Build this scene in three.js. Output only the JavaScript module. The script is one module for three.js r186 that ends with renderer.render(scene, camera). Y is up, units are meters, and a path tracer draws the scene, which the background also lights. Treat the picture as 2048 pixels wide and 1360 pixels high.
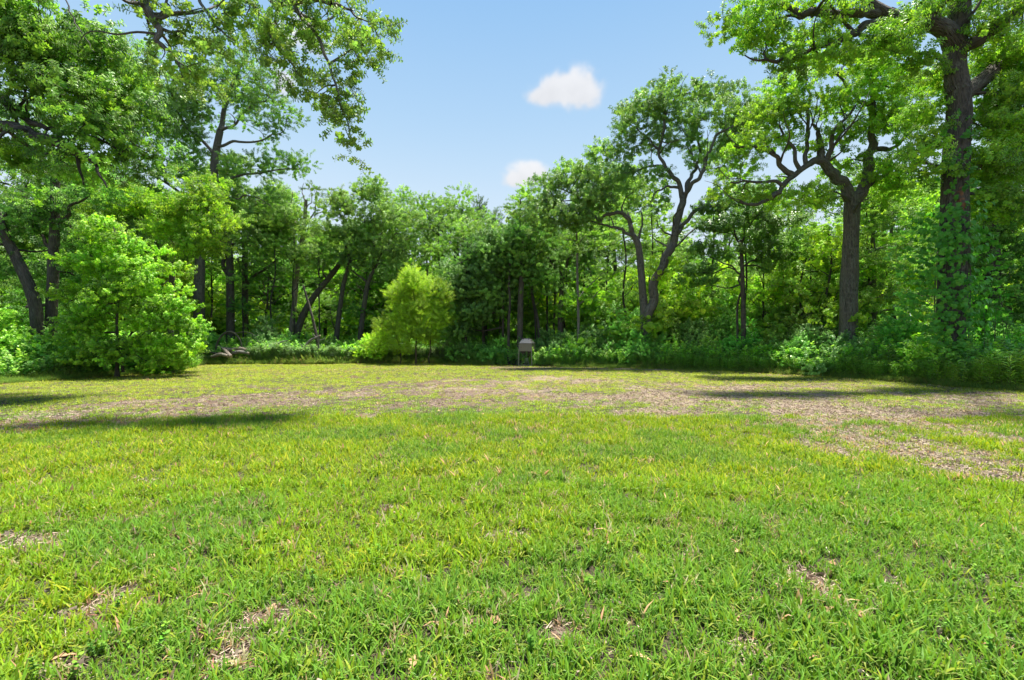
import * as THREE from 'three';

// ------------------------------------------------------------------ camera, sky, sun, exposure
const EYE = 1.6, F = 911;                                  // eye height in metres; focal length in pixels of a 2048 px wide picture
const scene = new THREE.Scene();
const camera = new THREE.PerspectiveCamera(2 * Math.atan(680 / F) * 180 / Math.PI, 2048 / 1360, 0.1, 2000);
camera.position.set(0, EYE, 0);
camera.lookAt(0, EYE, -10);
const EXPOSURE = 3.0;
const renderer = new THREE.WebGLRenderer({ antialias: true });
renderer.toneMapping = THREE.LinearToneMapping;
renderer.toneMappingExposure = EXPOSURE;
renderer.shadowMap.enabled = true;

const SUN_EL = 76 * Math.PI / 180, SUN_AZ = 38 * Math.PI / 180;      // high, ahead of the camera and a little to the right
const sunDir = new THREE.Vector3(Math.sin(SUN_AZ) * Math.cos(SUN_EL), Math.sin(SUN_EL), -Math.cos(SUN_AZ) * Math.cos(SUN_EL));
const sun = new THREE.DirectionalLight(new THREE.Color(1, 0.95, 0.86), 5);
sun.position.copy(sunDir).multiplyScalar(100).add(new THREE.Vector3(0, 0, -20));
sun.target.position.set(0, 0, -20);
sun.castShadow = true;
sun.shadow.mapSize.set(4096, 4096);
Object.assign(sun.shadow.camera, { left: -70, right: 70, top: 70, bottom: -70, near: 1, far: 250 });
sun.shadow.radius = 8;
scene.add(sun, sun.target);

// ------------------------------------------------------------------ random numbers and noise
function rng(seed) {
  let a = seed >>> 0;
  return () => { a = (a + 0x6d2b79f5) | 0; let t = Math.imul(a ^ (a >>> 15), 1 | a); t = (t + Math.imul(t ^ (t >>> 7), 61 | t)) ^ t; return ((t ^ (t >>> 14)) >>> 0) / 4294967296; };
}
const hash3 = (x, y, z) => { let h = Math.imul(x, 374761393) ^ Math.imul(y, 668265263) ^ Math.imul(z, 1274126177); h = Math.imul(h ^ (h >>> 13), 1274126177); return ((h ^ (h >>> 16)) >>> 0) / 4294967296; };
const sm = (t) => t * t * (3 - 2 * t), mix = (a, b, t) => a + (b - a) * t, clamp = (x, a = 0, b = 1) => Math.min(b, Math.max(a, x));
const step = (a, b, x) => sm(clamp((x - a) / (b - a)));
function noise(x, y, z = 0) {
  const i = Math.floor(x), j = Math.floor(y), k = Math.floor(z), u = sm(x - i), v = sm(y - j), w = sm(z - k);
  const e = (a, b, c) => hash3(i + a, j + b, k + c);
  return mix(mix(mix(e(0, 0, 0), e(1, 0, 0), u), mix(e(0, 1, 0), e(1, 1, 0), u), v), mix(mix(e(0, 0, 1), e(1, 0, 1), u), mix(e(0, 1, 1), e(1, 1, 1), u), v), w);
}
const fbm = (x, y, z = 0, n = 4) => { let s = 0, a = 0.5, t = 0; for (let i = 0; i < n; i++) { s += a * noise(x, y, z); t += a; x = x * 2.03 + 17.1; y = y * 2.03 + 3.7; z = z * 2.03 + 9.2; a *= 0.5; } return s / t; };
const V = (x, y, z) => new THREE.Vector3(x, y, z);

// ------------------------------------------------------------------ sky: clear blue with a few small fair-weather clouds
{
  const W = 2048, H = 1024, data = new Float32Array(W * H * 4), r = rng(5);
  const clouds = [];
  const puff = (px, py, w, h, n, seed) => {                // a cloud in the direction of a place in the picture
    const az = Math.atan((px - 1024) / F), el = Math.atan((680 - py) / Math.hypot(F, px - 1024));
    clouds.push({ az, el, w: w / F, h: h / F, n, seed });
  };
  puff(1100, 186, 40, 26, 1, 3); puff(1152, 168, 46, 30, 1, 4); puff(1166, 200, 34, 26, 1, 5); puff(1086, 194, 30, 14, .9, 6); puff(1048, 350, 40, 24, 1, 7); puff(1076, 354, 30, 24, 1, 8); puff(1030, 364, 26, 14, .9, 9); puff(600, 76, 50, 30, .75, 11); puff(566, 165, 40, 30, .75, 13);
  for (let i = 0; i < 16; i++) { const az = 1.2 + r() * 3.9, el = 0.12 + r() * 0.75; for (let k = 0; k < 3; k++) clouds.push({ az: az + (r() - .5) * .09, el: el + (r() - .5) * .03, w: 0.03 + r() * 0.04, h: 0.02 + r() * 0.02, n: 1, seed: 40 + i * 3 + k }); }   // the same weather all round
  for (let row = 0; row < H; row++) {
    const up = ((row + 0.5) / H - 0.5) * Math.PI, y = Math.sin(up);
    const e = clamp(y, 0, 1);
    // linear colours from the horizon to the zenith
    const k1 = step(0.05, 0.46, e), k2 = step(0.26, 0.74, e), k3 = step(0.6, 1, e);
    let c = [mix(0.80, 0.54, k1), mix(0.89, 0.755, k1), mix(0.99, 0.97, k1)];
    c = [mix(c[0], 0.265, k2), mix(c[1], 0.525, k2), mix(c[2], 0.89, k2)];
    c = [mix(c[0], 0.15, k3), mix(c[1], 0.37, k3), mix(c[2], 0.79, k3)];
    for (let col = 0; col < W; col++) {
      const round = ((col + 0.5) / W - 0.5) * 2 * Math.PI;
      let cover = 0, lit = 1;
      if (y > 0.02) {
        const azHere = round + Math.PI / 2; let f = 0, high = 0;
        for (const q of clouds) {
          let da = azHere - q.az; da -= Math.round(da / (2 * Math.PI)) * 2 * Math.PI;
          const u = da * Math.cos(q.el) / (q.w * 1.45), v = (up - q.el) / (q.h * 1.45), e = 1 - u * u - v * v * (v < 0 ? 1.5 : 1);
          if (e > 0) { f += e * e * q.n; high += e * e * v; }
        }
        if (f > 0) {
          const n1 = fbm(azHere * 26, up * 30, 3, 6), n2 = fbm(azHere * 90 + 7, up * 100, 5, 4);
          cover = step(0.04, 1.05, f * 0.95 + ((n1 - 0.5) * 1.6 + (n2 - 0.5) * 0.7) * Math.min(1, f * 3));
          lit = 0.82 + 0.18 * clamp(0.55 + high / f * 0.5 + (n1 - 0.5) * 1.2);
        }
      }
      const o = (row * W + col) * 4, white = [0.97 * lit, 0.955 * lit, 0.965 * lit];
      for (let k = 0; k < 3; k++) data[o + k] = mix(c[k], white[k], cover * 0.86) / EXPOSURE;
      data[o + 3] = 1;
    }
  }
  const t = new THREE.DataTexture(data, W, H, THREE.RGBAFormat, THREE.FloatType);
  t.mapping = THREE.EquirectangularReflectionMapping; t.magFilter = t.minFilter = THREE.LinearFilter; t.needsUpdate = true;
  scene.background = t; scene.environment = t;
}

// ------------------------------------------------------------------ helpers
const ground = (x, z) => (fbm(x * 0.12 + 40, z * 0.12 + 9, 0, 3) - 0.5) * 0.22 + (fbm(x * 0.9, z * 0.9, 3, 2) - 0.5) * 0.05;
const P = (px, py, d) => V((px - 1024) / F * d, EYE - (py - 680) / F * d, -d);           // the point at depth d metres seen at that place of the 2048 px picture
const G = (px, py) => { const d = EYE * F / (py - 680); return V((px - 1024) / F * d, 0, -d); };
const used = new Map();
function numbered(name) { const n = used.get(name) ?? 0; used.set(name, n + 1); return n ? name + '_' + String(n).padStart(3, '0') : name; }
function thing(name, label, category, pos, group) {
  const o = new THREE.Group(); o.name = numbered(name); o.position.copy(pos); scene.add(o);
  o.userData = { label, category }; if (group) o.userData.group = group;
  return o;
}
function add(parent, name, geo, mat, kind) {
  const m = new THREE.Mesh(geo, mat); m.name = name; m.castShadow = m.receiveShadow = true;
  if (kind) m.userData.kind = kind;
  parent.add(m); return m;
}
// builder of one indexed geometry
class GB {
  constructor() { this.p = []; this.n = []; this.u = []; this.i = []; this.c = []; }
  get count() { return this.p.length / 3; }
  build(off) {
    const g = new THREE.BufferGeometry(), p = new Float32Array(this.p);
    if (off) for (let k = 0; k < p.length; k += 3) { p[k] -= off.x; p[k + 1] -= off.y; p[k + 2] -= off.z; }
    g.setAttribute('position', new THREE.BufferAttribute(p, 3));
    if (this.u.length) g.setAttribute('uv', new THREE.BufferAttribute(new Float32Array(this.u), 2));
    if (this.c.length) g.setAttribute('color', new THREE.BufferAttribute(new Float32Array(this.c), 3));
    g.setIndex(this.i);
    if (this.n.length) g.setAttribute('normal', new THREE.BufferAttribute(new Float32Array(this.n), 3)); else g.computeVertexNormals();
    return g;
  }
  // a bent, tapering, slightly uneven round limb through points; radii one per point
  tube(pts, radii, sides, perSpan, rough = 0.1, seed = 0) {
    const curve = new THREE.CatmullRomCurve3(pts, false, 'centripetal'), spans = pts.length - 1, seg = spans * perSpan;
    let nrm = null, len = 0, prev = null; const base = this.count;
    for (let s = 0; s <= seg; s++) {
      const t = s / seg, c = curve.getPoint(t), tan = curve.getTangent(t), k = Math.min(spans - 1, Math.floor(t * spans)), f = t * spans - k;
      let r = mix(radii[k], radii[k + 1], f);
      if (prev) len += c.distanceTo(prev); prev = c;
      if (!nrm) { nrm = Math.abs(tan.y) > 0.9 ? V(1, 0, 0) : V(0, 1, 0); }
      nrm = nrm.clone().addScaledVector(tan, -nrm.dot(tan)).normalize();
      const bin = tan.clone().cross(nrm), circ = 2 * Math.PI * Math.max(radii[0], 0.02), wraps = Math.max(1, Math.round(circ));
      for (let a = 0; a <= sides; a++) {
        const an = a / sides * 2 * Math.PI, ca = Math.cos(an), sa = Math.sin(an);
        const rr = rough ? r * (1 + rough * 2 * (noise(ca * 1.5 + seed * 3.1 + 10, sa * 1.5 + 10, len * 1.3 + seed) - 0.5)) : r;
        const dx = nrm.x * ca + bin.x * sa, dy = nrm.y * ca + bin.y * sa, dz = nrm.z * ca + bin.z * sa;
        this.p.push(c.x + dx * rr, c.y + dy * rr, c.z + dz * rr); this.n.push(dx, dy, dz); this.u.push(a / sides * wraps, len);
      }
      if (s) for (let a = 0; a < sides; a++) { const q = base + (s - 1) * (sides + 1) + a, w = q + sides + 1; this.i.push(q, q + 1, w, q + 1, w + 1, w); }
    }
    return curve;
  }
}

// ------------------------------------------------------------------ materials
function canvasTexture(w, h, draw, color = true) {
  const c = document.createElement('canvas'); c.width = w; c.height = h; draw(c.getContext('2d'), w, h);
  const t = new THREE.CanvasTexture(c); t.wrapS = t.wrapT = THREE.RepeatWrapping; t.colorSpace = color ? THREE.SRGBColorSpace : THREE.NoColorSpace; return t;
}
// furrowed bark: ridges along the limb, 1 m of circumference by 2 m of length per tile
function barkMaps(seed, tone) {
  const W = 256, H = 512, col = new Uint8Array(W * H * 4), hgt = new Uint8Array(W * H * 4);
  const tile = (x, y, fx, fy, z) => { // periodic noise
    const n = (a, b) => noise(a * fx, b * fy, z), u = x / W, v = y / H;
    return mix(mix(n(u, v), n(u - 1, v), u), mix(n(u, v - 1), n(u - 1, v - 1), u), v);
  };
  for (let y = 0; y < H; y++) for (let x = 0; x < W; x++) {
    const warp = tile(x, y, 5, 6, seed) * 22;
    const a = tile((x + warp) % W, y, 22, 9, seed + 1), b = tile(x, y, 46, 34, seed + 2), c = tile(x, y, 6, 5, seed + 3), d = tile(x, y, 90, 90, seed + 4);
    const ridge = 1 - Math.abs(a * 2 - 1), h = clamp(ridge * 0.75 + b * 0.3 - 0.1);
    const k = 0.45 + 0.55 * h + (d - 0.5) * 0.3, lichen = step(0.55, 0.7, c) * step(0.4, 0.6, b);
    const o = (y * W + x) * 4;
    for (let q = 0; q < 3; q++) { col[o + q] = clamp(mix(tone[q] * k, [0.42, 0.43, 0.38][q], lichen * 0.7)) * 255; hgt[o + q] = h * 255; }
    col[o + 3] = hgt[o + 3] = 255;
  }
  const mk = (d, srgb) => { const t = new THREE.DataTexture(d, W, H); t.wrapS = t.wrapT = THREE.RepeatWrapping; t.magFilter = t.minFilter = THREE.LinearFilter; if (srgb) t.colorSpace = THREE.SRGBColorSpace; t.repeat.set(1, 0.5); t.needsUpdate = true; return t; };
  return [mk(col, true), mk(hgt, false)];
}
function barkMat(seed, tone) { const [map, bump] = barkMaps(seed, tone); return new THREE.MeshStandardMaterial({ map, bumpMap: bump, bumpScale: 0.06, roughness: 0.92 }); }
const BARK = {
  oak: barkMat(1, [0.46, 0.43, 0.385]), dark: barkMat(9, [0.39, 0.355, 0.315]), brown: barkMat(17, [0.47, 0.39, 0.31]), grey: barkMat(25, [0.56, 0.53, 0.50]), deep: barkMat(41, [0.31, 0.28, 0.245]), dead: barkMat(33, [0.62, 0.56, 0.50]),
};
function leafMat(through, coat = 0.25, coatRough = 0.35, spec = 0.5) {
  return new THREE.MeshPhysicalMaterial({ color: 0xffffff, vertexColors: true, side: THREE.DoubleSide, roughness: 0.92, transmission: through, thickness: 0, clearcoat: coat, clearcoatRoughness: coatRough, specularIntensity: spec });
}
const LEAF = leafMat(0.58, 0.3, 0.3), SHINY = leafMat(0.5, 0.6, 0.26), THIN = leafMat(0.6, 0.15, 0.4), GRASS = leafMat(0.46, 0.06, 0.35, 0.3);

// ------------------------------------------------------------------ leaves
// outlines as [along, half width] pairs
const OUTLINE = {
  oak: [[0, 0.03], [0.25, 0.16], [0.38, 0.11], [0.6, 0.33], [0.72, 0.22], [0.9, 0.25], [1, 0.02]],
  simple: [[0, 0.02], [0.45, 0.27], [0.8, 0.2], [1, 0]],
  round: [[0, 0.1], [0.2, 0.36], [0.5, 0.4], [0.8, 0.2], [1, 0]],
  heart: [[-0.06, 0.2], [0.08, 0.42], [0.32, 0.48], [0.6, 0.34], [0.85, 0.1], [1, 0]],
  narrow: [[0, 0.01], [0.4, 0.1], [0.8, 0.07], [1, 0]],
  needle: [[0, 0.06], [0.5, 0.12], [1, 0.02]],
};
function leaf(gb, outline, at, dir, up, len, color, fold = 0.25, droop = 0.2) {
  const d = dir.clone().normalize(), s = d.clone().cross(up).normalize(), n = s.clone().cross(d).normalize(), base = gb.count, pts = OUTLINE[outline];
  pts.forEach(([a, w]) => {
    const y = -droop * a * a * len;
    for (const side of [-1, 0, 1]) {
      const lift = side ? w * fold * len : 0, wx = side * w * len;
      gb.p.push(at.x + d.x * a * len + s.x * wx + n.x * (y + lift), at.y + d.y * a * len + s.y * wx + n.y * (y + lift), at.z + d.z * a * len + s.z * wx + n.z * (y + lift));
      const k = side ? 1 : 1.1; gb.c.push(color[0] * k, color[1] * k, color[2] * k);
    }
  });
  for (let k = 0; k < pts.length - 1; k++) for (const j of [0, 1]) { const a = base + k * 3 + j, b = a + 1, c = a + 3, e = c + 1; gb.i.push(a, c, b, b, c, e); }
}
// a twig with leaves along local +y
function spray(seed, o) {
  const r = rng(seed), gb = new GB(), L = o.twig;
  const twigPts = [V(0, 0, 0), V((r() - .5) * .08 * L, L * .5, (r() - .5) * .08 * L), V((r() - .5) * .2 * L, L, (r() - .5) * .2 * L)];
  for (let k = 0; k < 2; k++) {                             // three-sided twig
    const a = twigPts[k], b = twigPts[k + 1], w = 0.004 * (1.4 - k * .5) * (o.twigW ?? 1), base = gb.count;
    for (const q of [a, b]) for (let j = 0; j < 3; j++) { gb.p.push(q.x + Math.cos(j * 2.094) * w, q.y, q.z + Math.sin(j * 2.094) * w); gb.c.push(0.5, 0.3, 0.32); }
    for (let j = 0; j < 3; j++) { const m = (j + 1) % 3; gb.i.push(base + j, base + m, base + 3 + j, base + m, base + 3 + m, base + 3 + j); }
  }
  for (let k = 0; k < o.n; k++) {
    const t = o.from + (1 - o.from) * Math.pow((k + r()) / o.n, 0.8), f = t * 2, q = f < 1 ? twigPts[0].clone().lerp(twigPts[1], f) : twigPts[1].clone().lerp(twigPts[2], f - 1);
    const an = k * 2.4 + r() * .8, out = V(Math.cos(an), o.lift + (r() - .5) * .7, Math.sin(an));
    const up = V((r() - .5) * o.loose, 1, (r() - .5) * o.loose), v = 0.72 + r() * 0.5, warm = 1 + (r() - .35) * 0.35;
    leaf(gb, o.shape, q, out, up, o.len * (0.7 + r() * 0.5), [v * warm, v, v * (0.8 + r() * .3)], 0.15 + r() * .3, r() * .35);
  }
  return gb.build();
}
const SPRAY = {
  oakNear: [1, 2, 3].map((s) => spray(s, { twig: 0.34, n: 20, from: .08, lift: .35, loose: 1.3, shape: 'oak', len: .088 })),
  oak: [11, 12, 13].map((s) => spray(s, { twig: 0.42, n: 20, from: .12, lift: .3, loose: 1.3, shape: 'simple', len: .115, twigW: 1.5 })),
  far: [21, 22].map((s) => spray(s, { twig: 0.6, n: 20, from: .05, lift: .2, loose: 1.4, shape: 'simple', len: .19, twigW: 2 })),
  layer: [31, 32].map((s) => spray(s, { twig: 0.5, n: 18, from: .1, lift: .05, loose: .45, shape: 'round', len: .11 })),
  fine: [41, 42].map((s) => spray(s, { twig: 0.5, n: 34, from: .05, lift: .5, loose: 1.3, shape: 'narrow', len: .12 })),
  shrub: [51, 52].map((s) => spray(s, { twig: 0.36, n: 18, from: .1, lift: .3, loose: .8, shape: 'round', len: .075 })),
  cedar: [61].map((s) => spray(s, { twig: 0.35, n: 26, from: .0, lift: 1.1, loose: 1.2, shape: 'needle', len: .11 })),
  broad: [71, 72].map((s) => spray(s, { twig: 0.5, n: 8, from: .1, lift: .1, loose: .7, shape: 'heart', len: .19 })),
  weed: [81, 82].map((s) => spray(s, { twig: 0.7, n: 36, from: .12, lift: .55, loose: 1, shape: 'narrow', len: .13 })),
};
const UP = V(0, 1, 0), Q = new THREE.Quaternion(), QY = new THREE.Quaternion(), M4 = new THREE.Matrix4(), S3 = V(1, 1, 1);
// list of {p, d, s, c}: place, direction, size, colour
function leaves(parent, name, geo, mat, list, off, stuff) {
  const m = new THREE.InstancedMesh(geo, mat, list.length), col = new THREE.Color(); m.name = name;
  list.forEach((e, k) => {
    Q.setFromUnitVectors(UP, e.d); QY.setFromAxisAngle(UP, hash3(k, 7, list.length) * 6.283); Q.multiply(QY); S3.setScalar(e.s);
    if (e.sy) S3.y *= e.sy;
    M4.compose(off ? e.p.clone().sub(off) : e.p, Q, S3); m.setMatrixAt(k, M4); m.setColorAt(k, col.setRGB(e.c[0], e.c[1], e.c[2]));
  });
  m.castShadow = m.receiveShadow = true; if (stuff) m.userData.kind = 'stuff';
  parent.add(m); return m;
}
const tint = (a, b, t, v) => [mix(a[0], b[0], t) * v, mix(a[1], b[1], t) * v, mix(a[2], b[2], t) * v];
// leaf colours (dark, light), linear; about half of each goes through the leaf
const GREEN = {
  oak: [[0.143, 0.319, 0.037], [0.341, 0.583, 0.066]], deep: [[0.099, 0.286, 0.040], [0.242, 0.506, 0.066]], lime: [[0.264, 0.539, 0.024], [0.506, 0.770, 0.040]],
  bright: [[0.165, 0.440, 0.022], [0.374, 0.704, 0.037]], yellow: [[0.363, 0.660, 0.022], [0.572, 0.820, 0.040]], blue: [[0.138, 0.330, 0.066], [0.275, 0.495, 0.110]], olive: [[0.165, 0.341, 0.040], [0.352, 0.550, 0.062]],
  cedar: [[0.066, 0.154, 0.042], [0.143, 0.253, 0.061]], vine: [[0.066, 0.275, 0.031], [0.176, 0.484, 0.051]],
};

// ------------------------------------------------------------------ trees
/* limbs: [[px, py, depth offset], ...] with a start and an end radius in metres; the first is the trunk and reaches the ground.
   clumps: [px, py, half width px, half height px, depth offset, density]. */
function tree(o) {
  const r = rng(o.seed), D = o.d, limbs = o.limbs ?? [];
  const foot = limbs.length ? P(limbs[0].pts[0][0], 680, D + (limbs[0].pts[0][2] ?? 0)) : P(o.at[0], 680, D);
  foot.y = ground(foot.x, foot.z);
  const root = thing(o.name, o.label, o.category ?? 'tree', foot, o.group), nodes = [];
  limbs.forEach((l, li) => {
    const gb = new GB(), pts = l.pts.map(([x, y, dd]) => P(x, y, D + (dd ?? 0)));
    if (li === 0) { pts[0].y = foot.y - 0.15; pts.splice(1, 0, pts[0].clone().lerp(pts[1], 0.07).setY(foot.y + 0.35)); }
    const n = pts.length, radii = pts.map((_, k) => mix(l.r[0], l.r[1], Math.pow(k / (n - 1), 0.85)));
    if (li === 0) radii[0] *= 1.35;
    if (li) for (let k = 1; k < n; k++) { const w = pts[k].distanceTo(pts[k - 1]) * 0.06; pts[k].x += (r() - .5) * w; pts[k].y += (r() - .5) * w; if (l.pts[k][2] === undefined) pts[k].z += (r() - .5) * w * 4; }
    let line = pts, rads = radii;
    if (li && l.r[0] < .32) {                               // limbs never run straight
      line = [pts[0]]; rads = [radii[0]];
      for (let k = 1; k < n; k++) { const w = pts[k].distanceTo(pts[k - 1]), g = (o.gnarl ?? 1) * w * .085; for (const t of [.36, .7]) { line.push(pts[k - 1].clone().lerp(pts[k], t).add(V((r() - .5) * g * 2, (r() - .5) * g * 2, (r() - .5) * g * 2))); rads.push(mix(radii[k - 1], radii[k], t)); } line.push(pts[k]); rads.push(radii[k]); }
    }
    const c = gb.tube(line, rads, l.r[0] > 0.2 ? 14 : l.r[0] > 0.08 ? 9 : 6, li ? 3 : 7, l.r[0] > .05 ? 0.13 : 0.05, o.seed + li);
    for (let s = (li ? 0 : 5); s <= 12; s++) { const t = s / 12; nodes.push({ p: c.getPoint(t), r: mix(l.r[0], l.r[1], t) }); }
    add(root, li ? (l.name ?? 'limb') : 'trunk', gb.build(foot), l.bark ?? o.bark ?? BARK.oak);
  });
  if (o.sides) limbs.forEach((l, li) => {                   // crooked side limbs along the main ones
    if (!li || l.r[0] < .1) return;
    const w = l.pts.map(([x, y, dd]) => P(x, y, D + (dd ?? 0))), curve = new THREE.CatmullRomCurve3(w, false, 'centripetal'), total = curve.getLength();
    for (let k = 0; k < Math.round(total * o.sides); k++) {
      const gb = new GB();
      const t = .25 + .7 * r(), p = curve.getPoint(t), tan = curve.getTangent(t), rad = Math.min(.07, mix(l.r[0], l.r[1], t) * .5), len = .9 + r() * 1.9;
      let dir = V(r() * 2 - 1, r() * 1.3 - .25, r() * 2 - 1).normalize().addScaledVector(tan, .7).normalize(); const line = [p], rr = [rad];
      for (let q = 1; q <= 5; q++) { line.push(line[q - 1].clone().addScaledVector(dir, len / 5)); rr.push(rad * (1 - q * .16)); dir = dir.clone().add(V((r() - .5) * 1.1, (r() - .35) * 1.0, (r() - .5) * 1.1)).normalize(); }
      gb.tube(line, rr, 6, 3, .08, k); for (let q = 2; q <= 5; q++) nodes.push({ p: line[q], r: rr[q] });
      add(root, 'side_limb', gb.build(foot), l.bark ?? o.bark ?? BARK.oak);
    }
  });
  if (!o.clumps) return root;
  const tw = new GB(), list = [], pal = o.green ?? GREEN.oak, dens = o.dens ?? 1, sprayLen = o.size ?? 1, rad = o.blob ?? 0.75, per = (o.per ?? 30) * 1.3;
  o.clumps.forEach(([px, py, rx, ry, dd = 0, dn = 1], ci) => {
    const c = P(px, py, D + dd), ax = rx / F * (D + dd), ay = ry / F * (D + dd), az = o.deep ?? Math.max(0.8, Math.min(ax, 2.4));
    let near = null, best = 1e9;
    for (const q of nodes) { const e = q.p.distanceTo(c) + (q.p.y > c.y + ay ? 1.5 : 0); if (e < best) { best = e; near = q; } }
    const br = [];
    if (near && best < (o.reach ?? 6)) {
      const jog = () => V((r() - .5) * best * .22, (r() - .35) * best * .2, (r() - .5) * best * .25), mid = near.p.clone().lerp(c, 0.35).add(jog()), mid2 = near.p.clone().lerp(c, 0.7).add(jog()), r0 = Math.min(near.r * 0.8, 0.035 + best * 0.02);
      const cv = tw.tube([near.p, mid, mid2, c], [r0, r0 * .75, r0 * .55, r0 * .35], 5, 3, 0.05, ci);
      for (let s = 2; s <= 8; s++) br.push(cv.getPoint(s / 8));
    } else br.push(c);
    const K = Math.max(2, Math.round(ax * ay * 3.2 * dens * dn / (rad * rad)));
    for (let k = 0; k < K; k++) {
      const u = r() * 6.283, w = r() * 2 - 1, q = Math.pow(r(), 0.42), s = Math.sqrt(1 - w * w);
      const b = V(c.x + Math.cos(u) * s * q * ax, c.y + w * q * ay, c.z + Math.sin(u) * s * q * az), br0 = rad * (0.6 + r() * 0.7), flat = o.flat ?? 0.62;
      let from = br[0], bd = 1e9; for (const e of br) { const f = e.distanceTo(b) - e.y * 0.02; if (f < bd) { bd = f; from = e; } }
      if (near && bd > 0.15) {
        const m = from.clone().lerp(b, .5).add(V((r() - .5) * .25 * bd, (r() - .2) * .25 * bd, (r() - .5) * .25 * bd)), rt = 0.012 + bd * 0.009;
        tw.tube([from, m, b], [rt, rt * .7, rt * .35], 3, 3, 0, 0);
      }
      const tone = r(), lum = 0.66 + r() * 0.6, n = Math.max(3, Math.round(per * br0 * br0 / (rad * rad) * (0.7 + r() * .6)));
      for (let j = 0; j < n; j++) {
        const d = V(r() * 2 - 1, r() * 2 - 1, r() * 2 - 1); if (d.lengthSq() > 1) { j--; continue; }
        const p = V(b.x + d.x * br0, b.y + d.y * br0 * flat, b.z + d.z * br0);
        if (p.y < 0.1) continue;
        d.normalize(); d.y = d.y * .6 + (o.up ?? 0.15); d.x += (r() - .5) * .8; d.z += (r() - .5) * .8; d.normalize();
        list.push({ p, d, s: sprayLen * (0.7 + r() * .55), c: tint(pal[0], pal[1], clamp(tone * .55 + r() * .45), lum) });
      }
    }
  });
  if (tw.count) add(root, 'branches', tw.build(foot), o.bark ?? BARK.oak, 'stuff');
  const sp = SPRAY[o.leaf ?? 'oak'];
  leaves(root, 'crown', sp[o.seed % sp.length], o.mat ?? LEAF, list, foot, true);
  TOTAL += list.length;
  return root;
}
let TOTAL = 0;
const L = (r, ...pts) => ({ r, pts });
let TOTALG = 0;

// ------------------------------------------------------------------ the ground: lawn with worn, bare places, and the floor of the wood beyond its edge
const EDGE = [[-600, 800], [0, 766], [130, 757], [350, 742], [410, 729], [900, 727], [1040, 733], [1200, 736], [1500, 744], [1750, 761], [1900, 774], [2048, 786], [2700, 830]].map(([x, y]) => [x, EYE * F / (y - 680)]);
function edgeAt(x, d) {                                     // depth at which the mown grass ends in that direction
  const px = 1024 + x / Math.max(d, 0.3) * F;
  for (let k = 1; k < EDGE.length; k++) if (px < EDGE[k][0]) return mix(EDGE[k - 1][1], EDGE[k][1], clamp((px - EDGE[k - 1][0]) / (EDGE[k][0] - EDGE[k - 1][0])));
  return EDGE[EDGE.length - 1][1];
}
// worn strips and holes: from and to as seen on the ground, radii in metres, strength
const WORN = [
  [-100, 848, 60, 836, 1.0, 1.1, .85], [60, 836, 330, 812, 1.1, 1.5, .8], [330, 812, 560, 792, 1.5, 1.8, .95], [560, 792, 790, 774, 1.8, 1.5, .95], [790, 774, 1060, 758, 1.3, 1.2, .8],
  [880, 786, 1060, 795, 1.2, 1.4, .85], [1060, 795, 1290, 800, 1.4, 1.4, .8], [740, 826, 900, 800, .4, .7, .75], [1290, 800, 1560, 792, 1.5, 2.0, .85], [1380, 815, 1500, 850, .5, .5, .6],
  [1560, 792, 1760, 838, 1.9, 1.3, 1.0], [1760, 838, 1900, 895, 1.3, 1.05, 1.0], [1900, 895, 2100, 955, 1.05, .95, 1.0], [1600, 850, 1660, 900, .6, .5, .7], [1880, 815, 2100, 850, 1.0, 1.2, .75], [1700, 780, 2000, 800, 1.3, 1, .5],
  [1100, 766, 1500, 772, 1.8, 1.5, .5], [1035, 738, 1430, 742, .5, .45, 1.1], [1020, 737, 1090, 737, 1.1, 1.1, 1.2],
  [500, 1258, 560, 1240, .10, .07, 1.2], [455, 1330, 480, 1310, .07, .07, 1], [1605, 1160, 1640, 1200, .08, .09, 1.15], [30, 1085, 110, 1110, .1, .06, 1], [342, 1097, 380, 1090, .08, .05, 1], [215, 1215, 235, 1200, .05, .05, 1],
  [1090, 1030, 1120, 1040, .09, .09, 1], [1010, 1075, 1040, 1085, .1, .08, .95], [1113, 1285, 1140, 1270, .08, .06, 1], [900, 1298, 925, 1290, .07, .05, 1], [1480, 1316, 1500, 1310, .07, .06, 1], [1735, 1262, 1750, 1250, .06, .04, 1], [770, 1035, 830, 1045, .16, .12, .75], [160, 1290, 180, 1285, .05, .05, .9], [640, 1345, 660, 1340, .05, .04, .9],
].map(([a, b, c, d, r0, r1, s]) => { const p = G(a, b), q = G(c, d); return [p.x, p.z, q.x - p.x, q.z - p.z, r0, r1, s]; });
function bare(x, z) {
  let most = 0;
  for (const [px, pz, dx, dz, r0, r1, s] of WORN) {
    const t = clamp(((x - px) * dx + (z - pz) * dz) / (dx * dx + dz * dz + 1e-6)), e = Math.hypot(x - px - dx * t, z - pz - dz * t), r = mix(r0, r1, t), v = s * (r0 > .2 ? .86 : 1) * step(2.1, 0.2, e / (r * 1.35));
    if (v > most) most = v;
  }
  if (most < 0.02) return 0;
  return 0.88 * step(0.26, 0.92, most + (fbm(x * 0.7 + 5, z * 0.9, 2, 3) - 0.5) * 1.6 + (fbm(x * 2.6, z * 3.0 + 8, 6, 3) - 0.5) * 1.6);
}
const dryness = (x, z) => step(0.42, 0.66, fbm(x * 0.55 + 70, z * 0.8 + 20, 4, 4));
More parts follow.
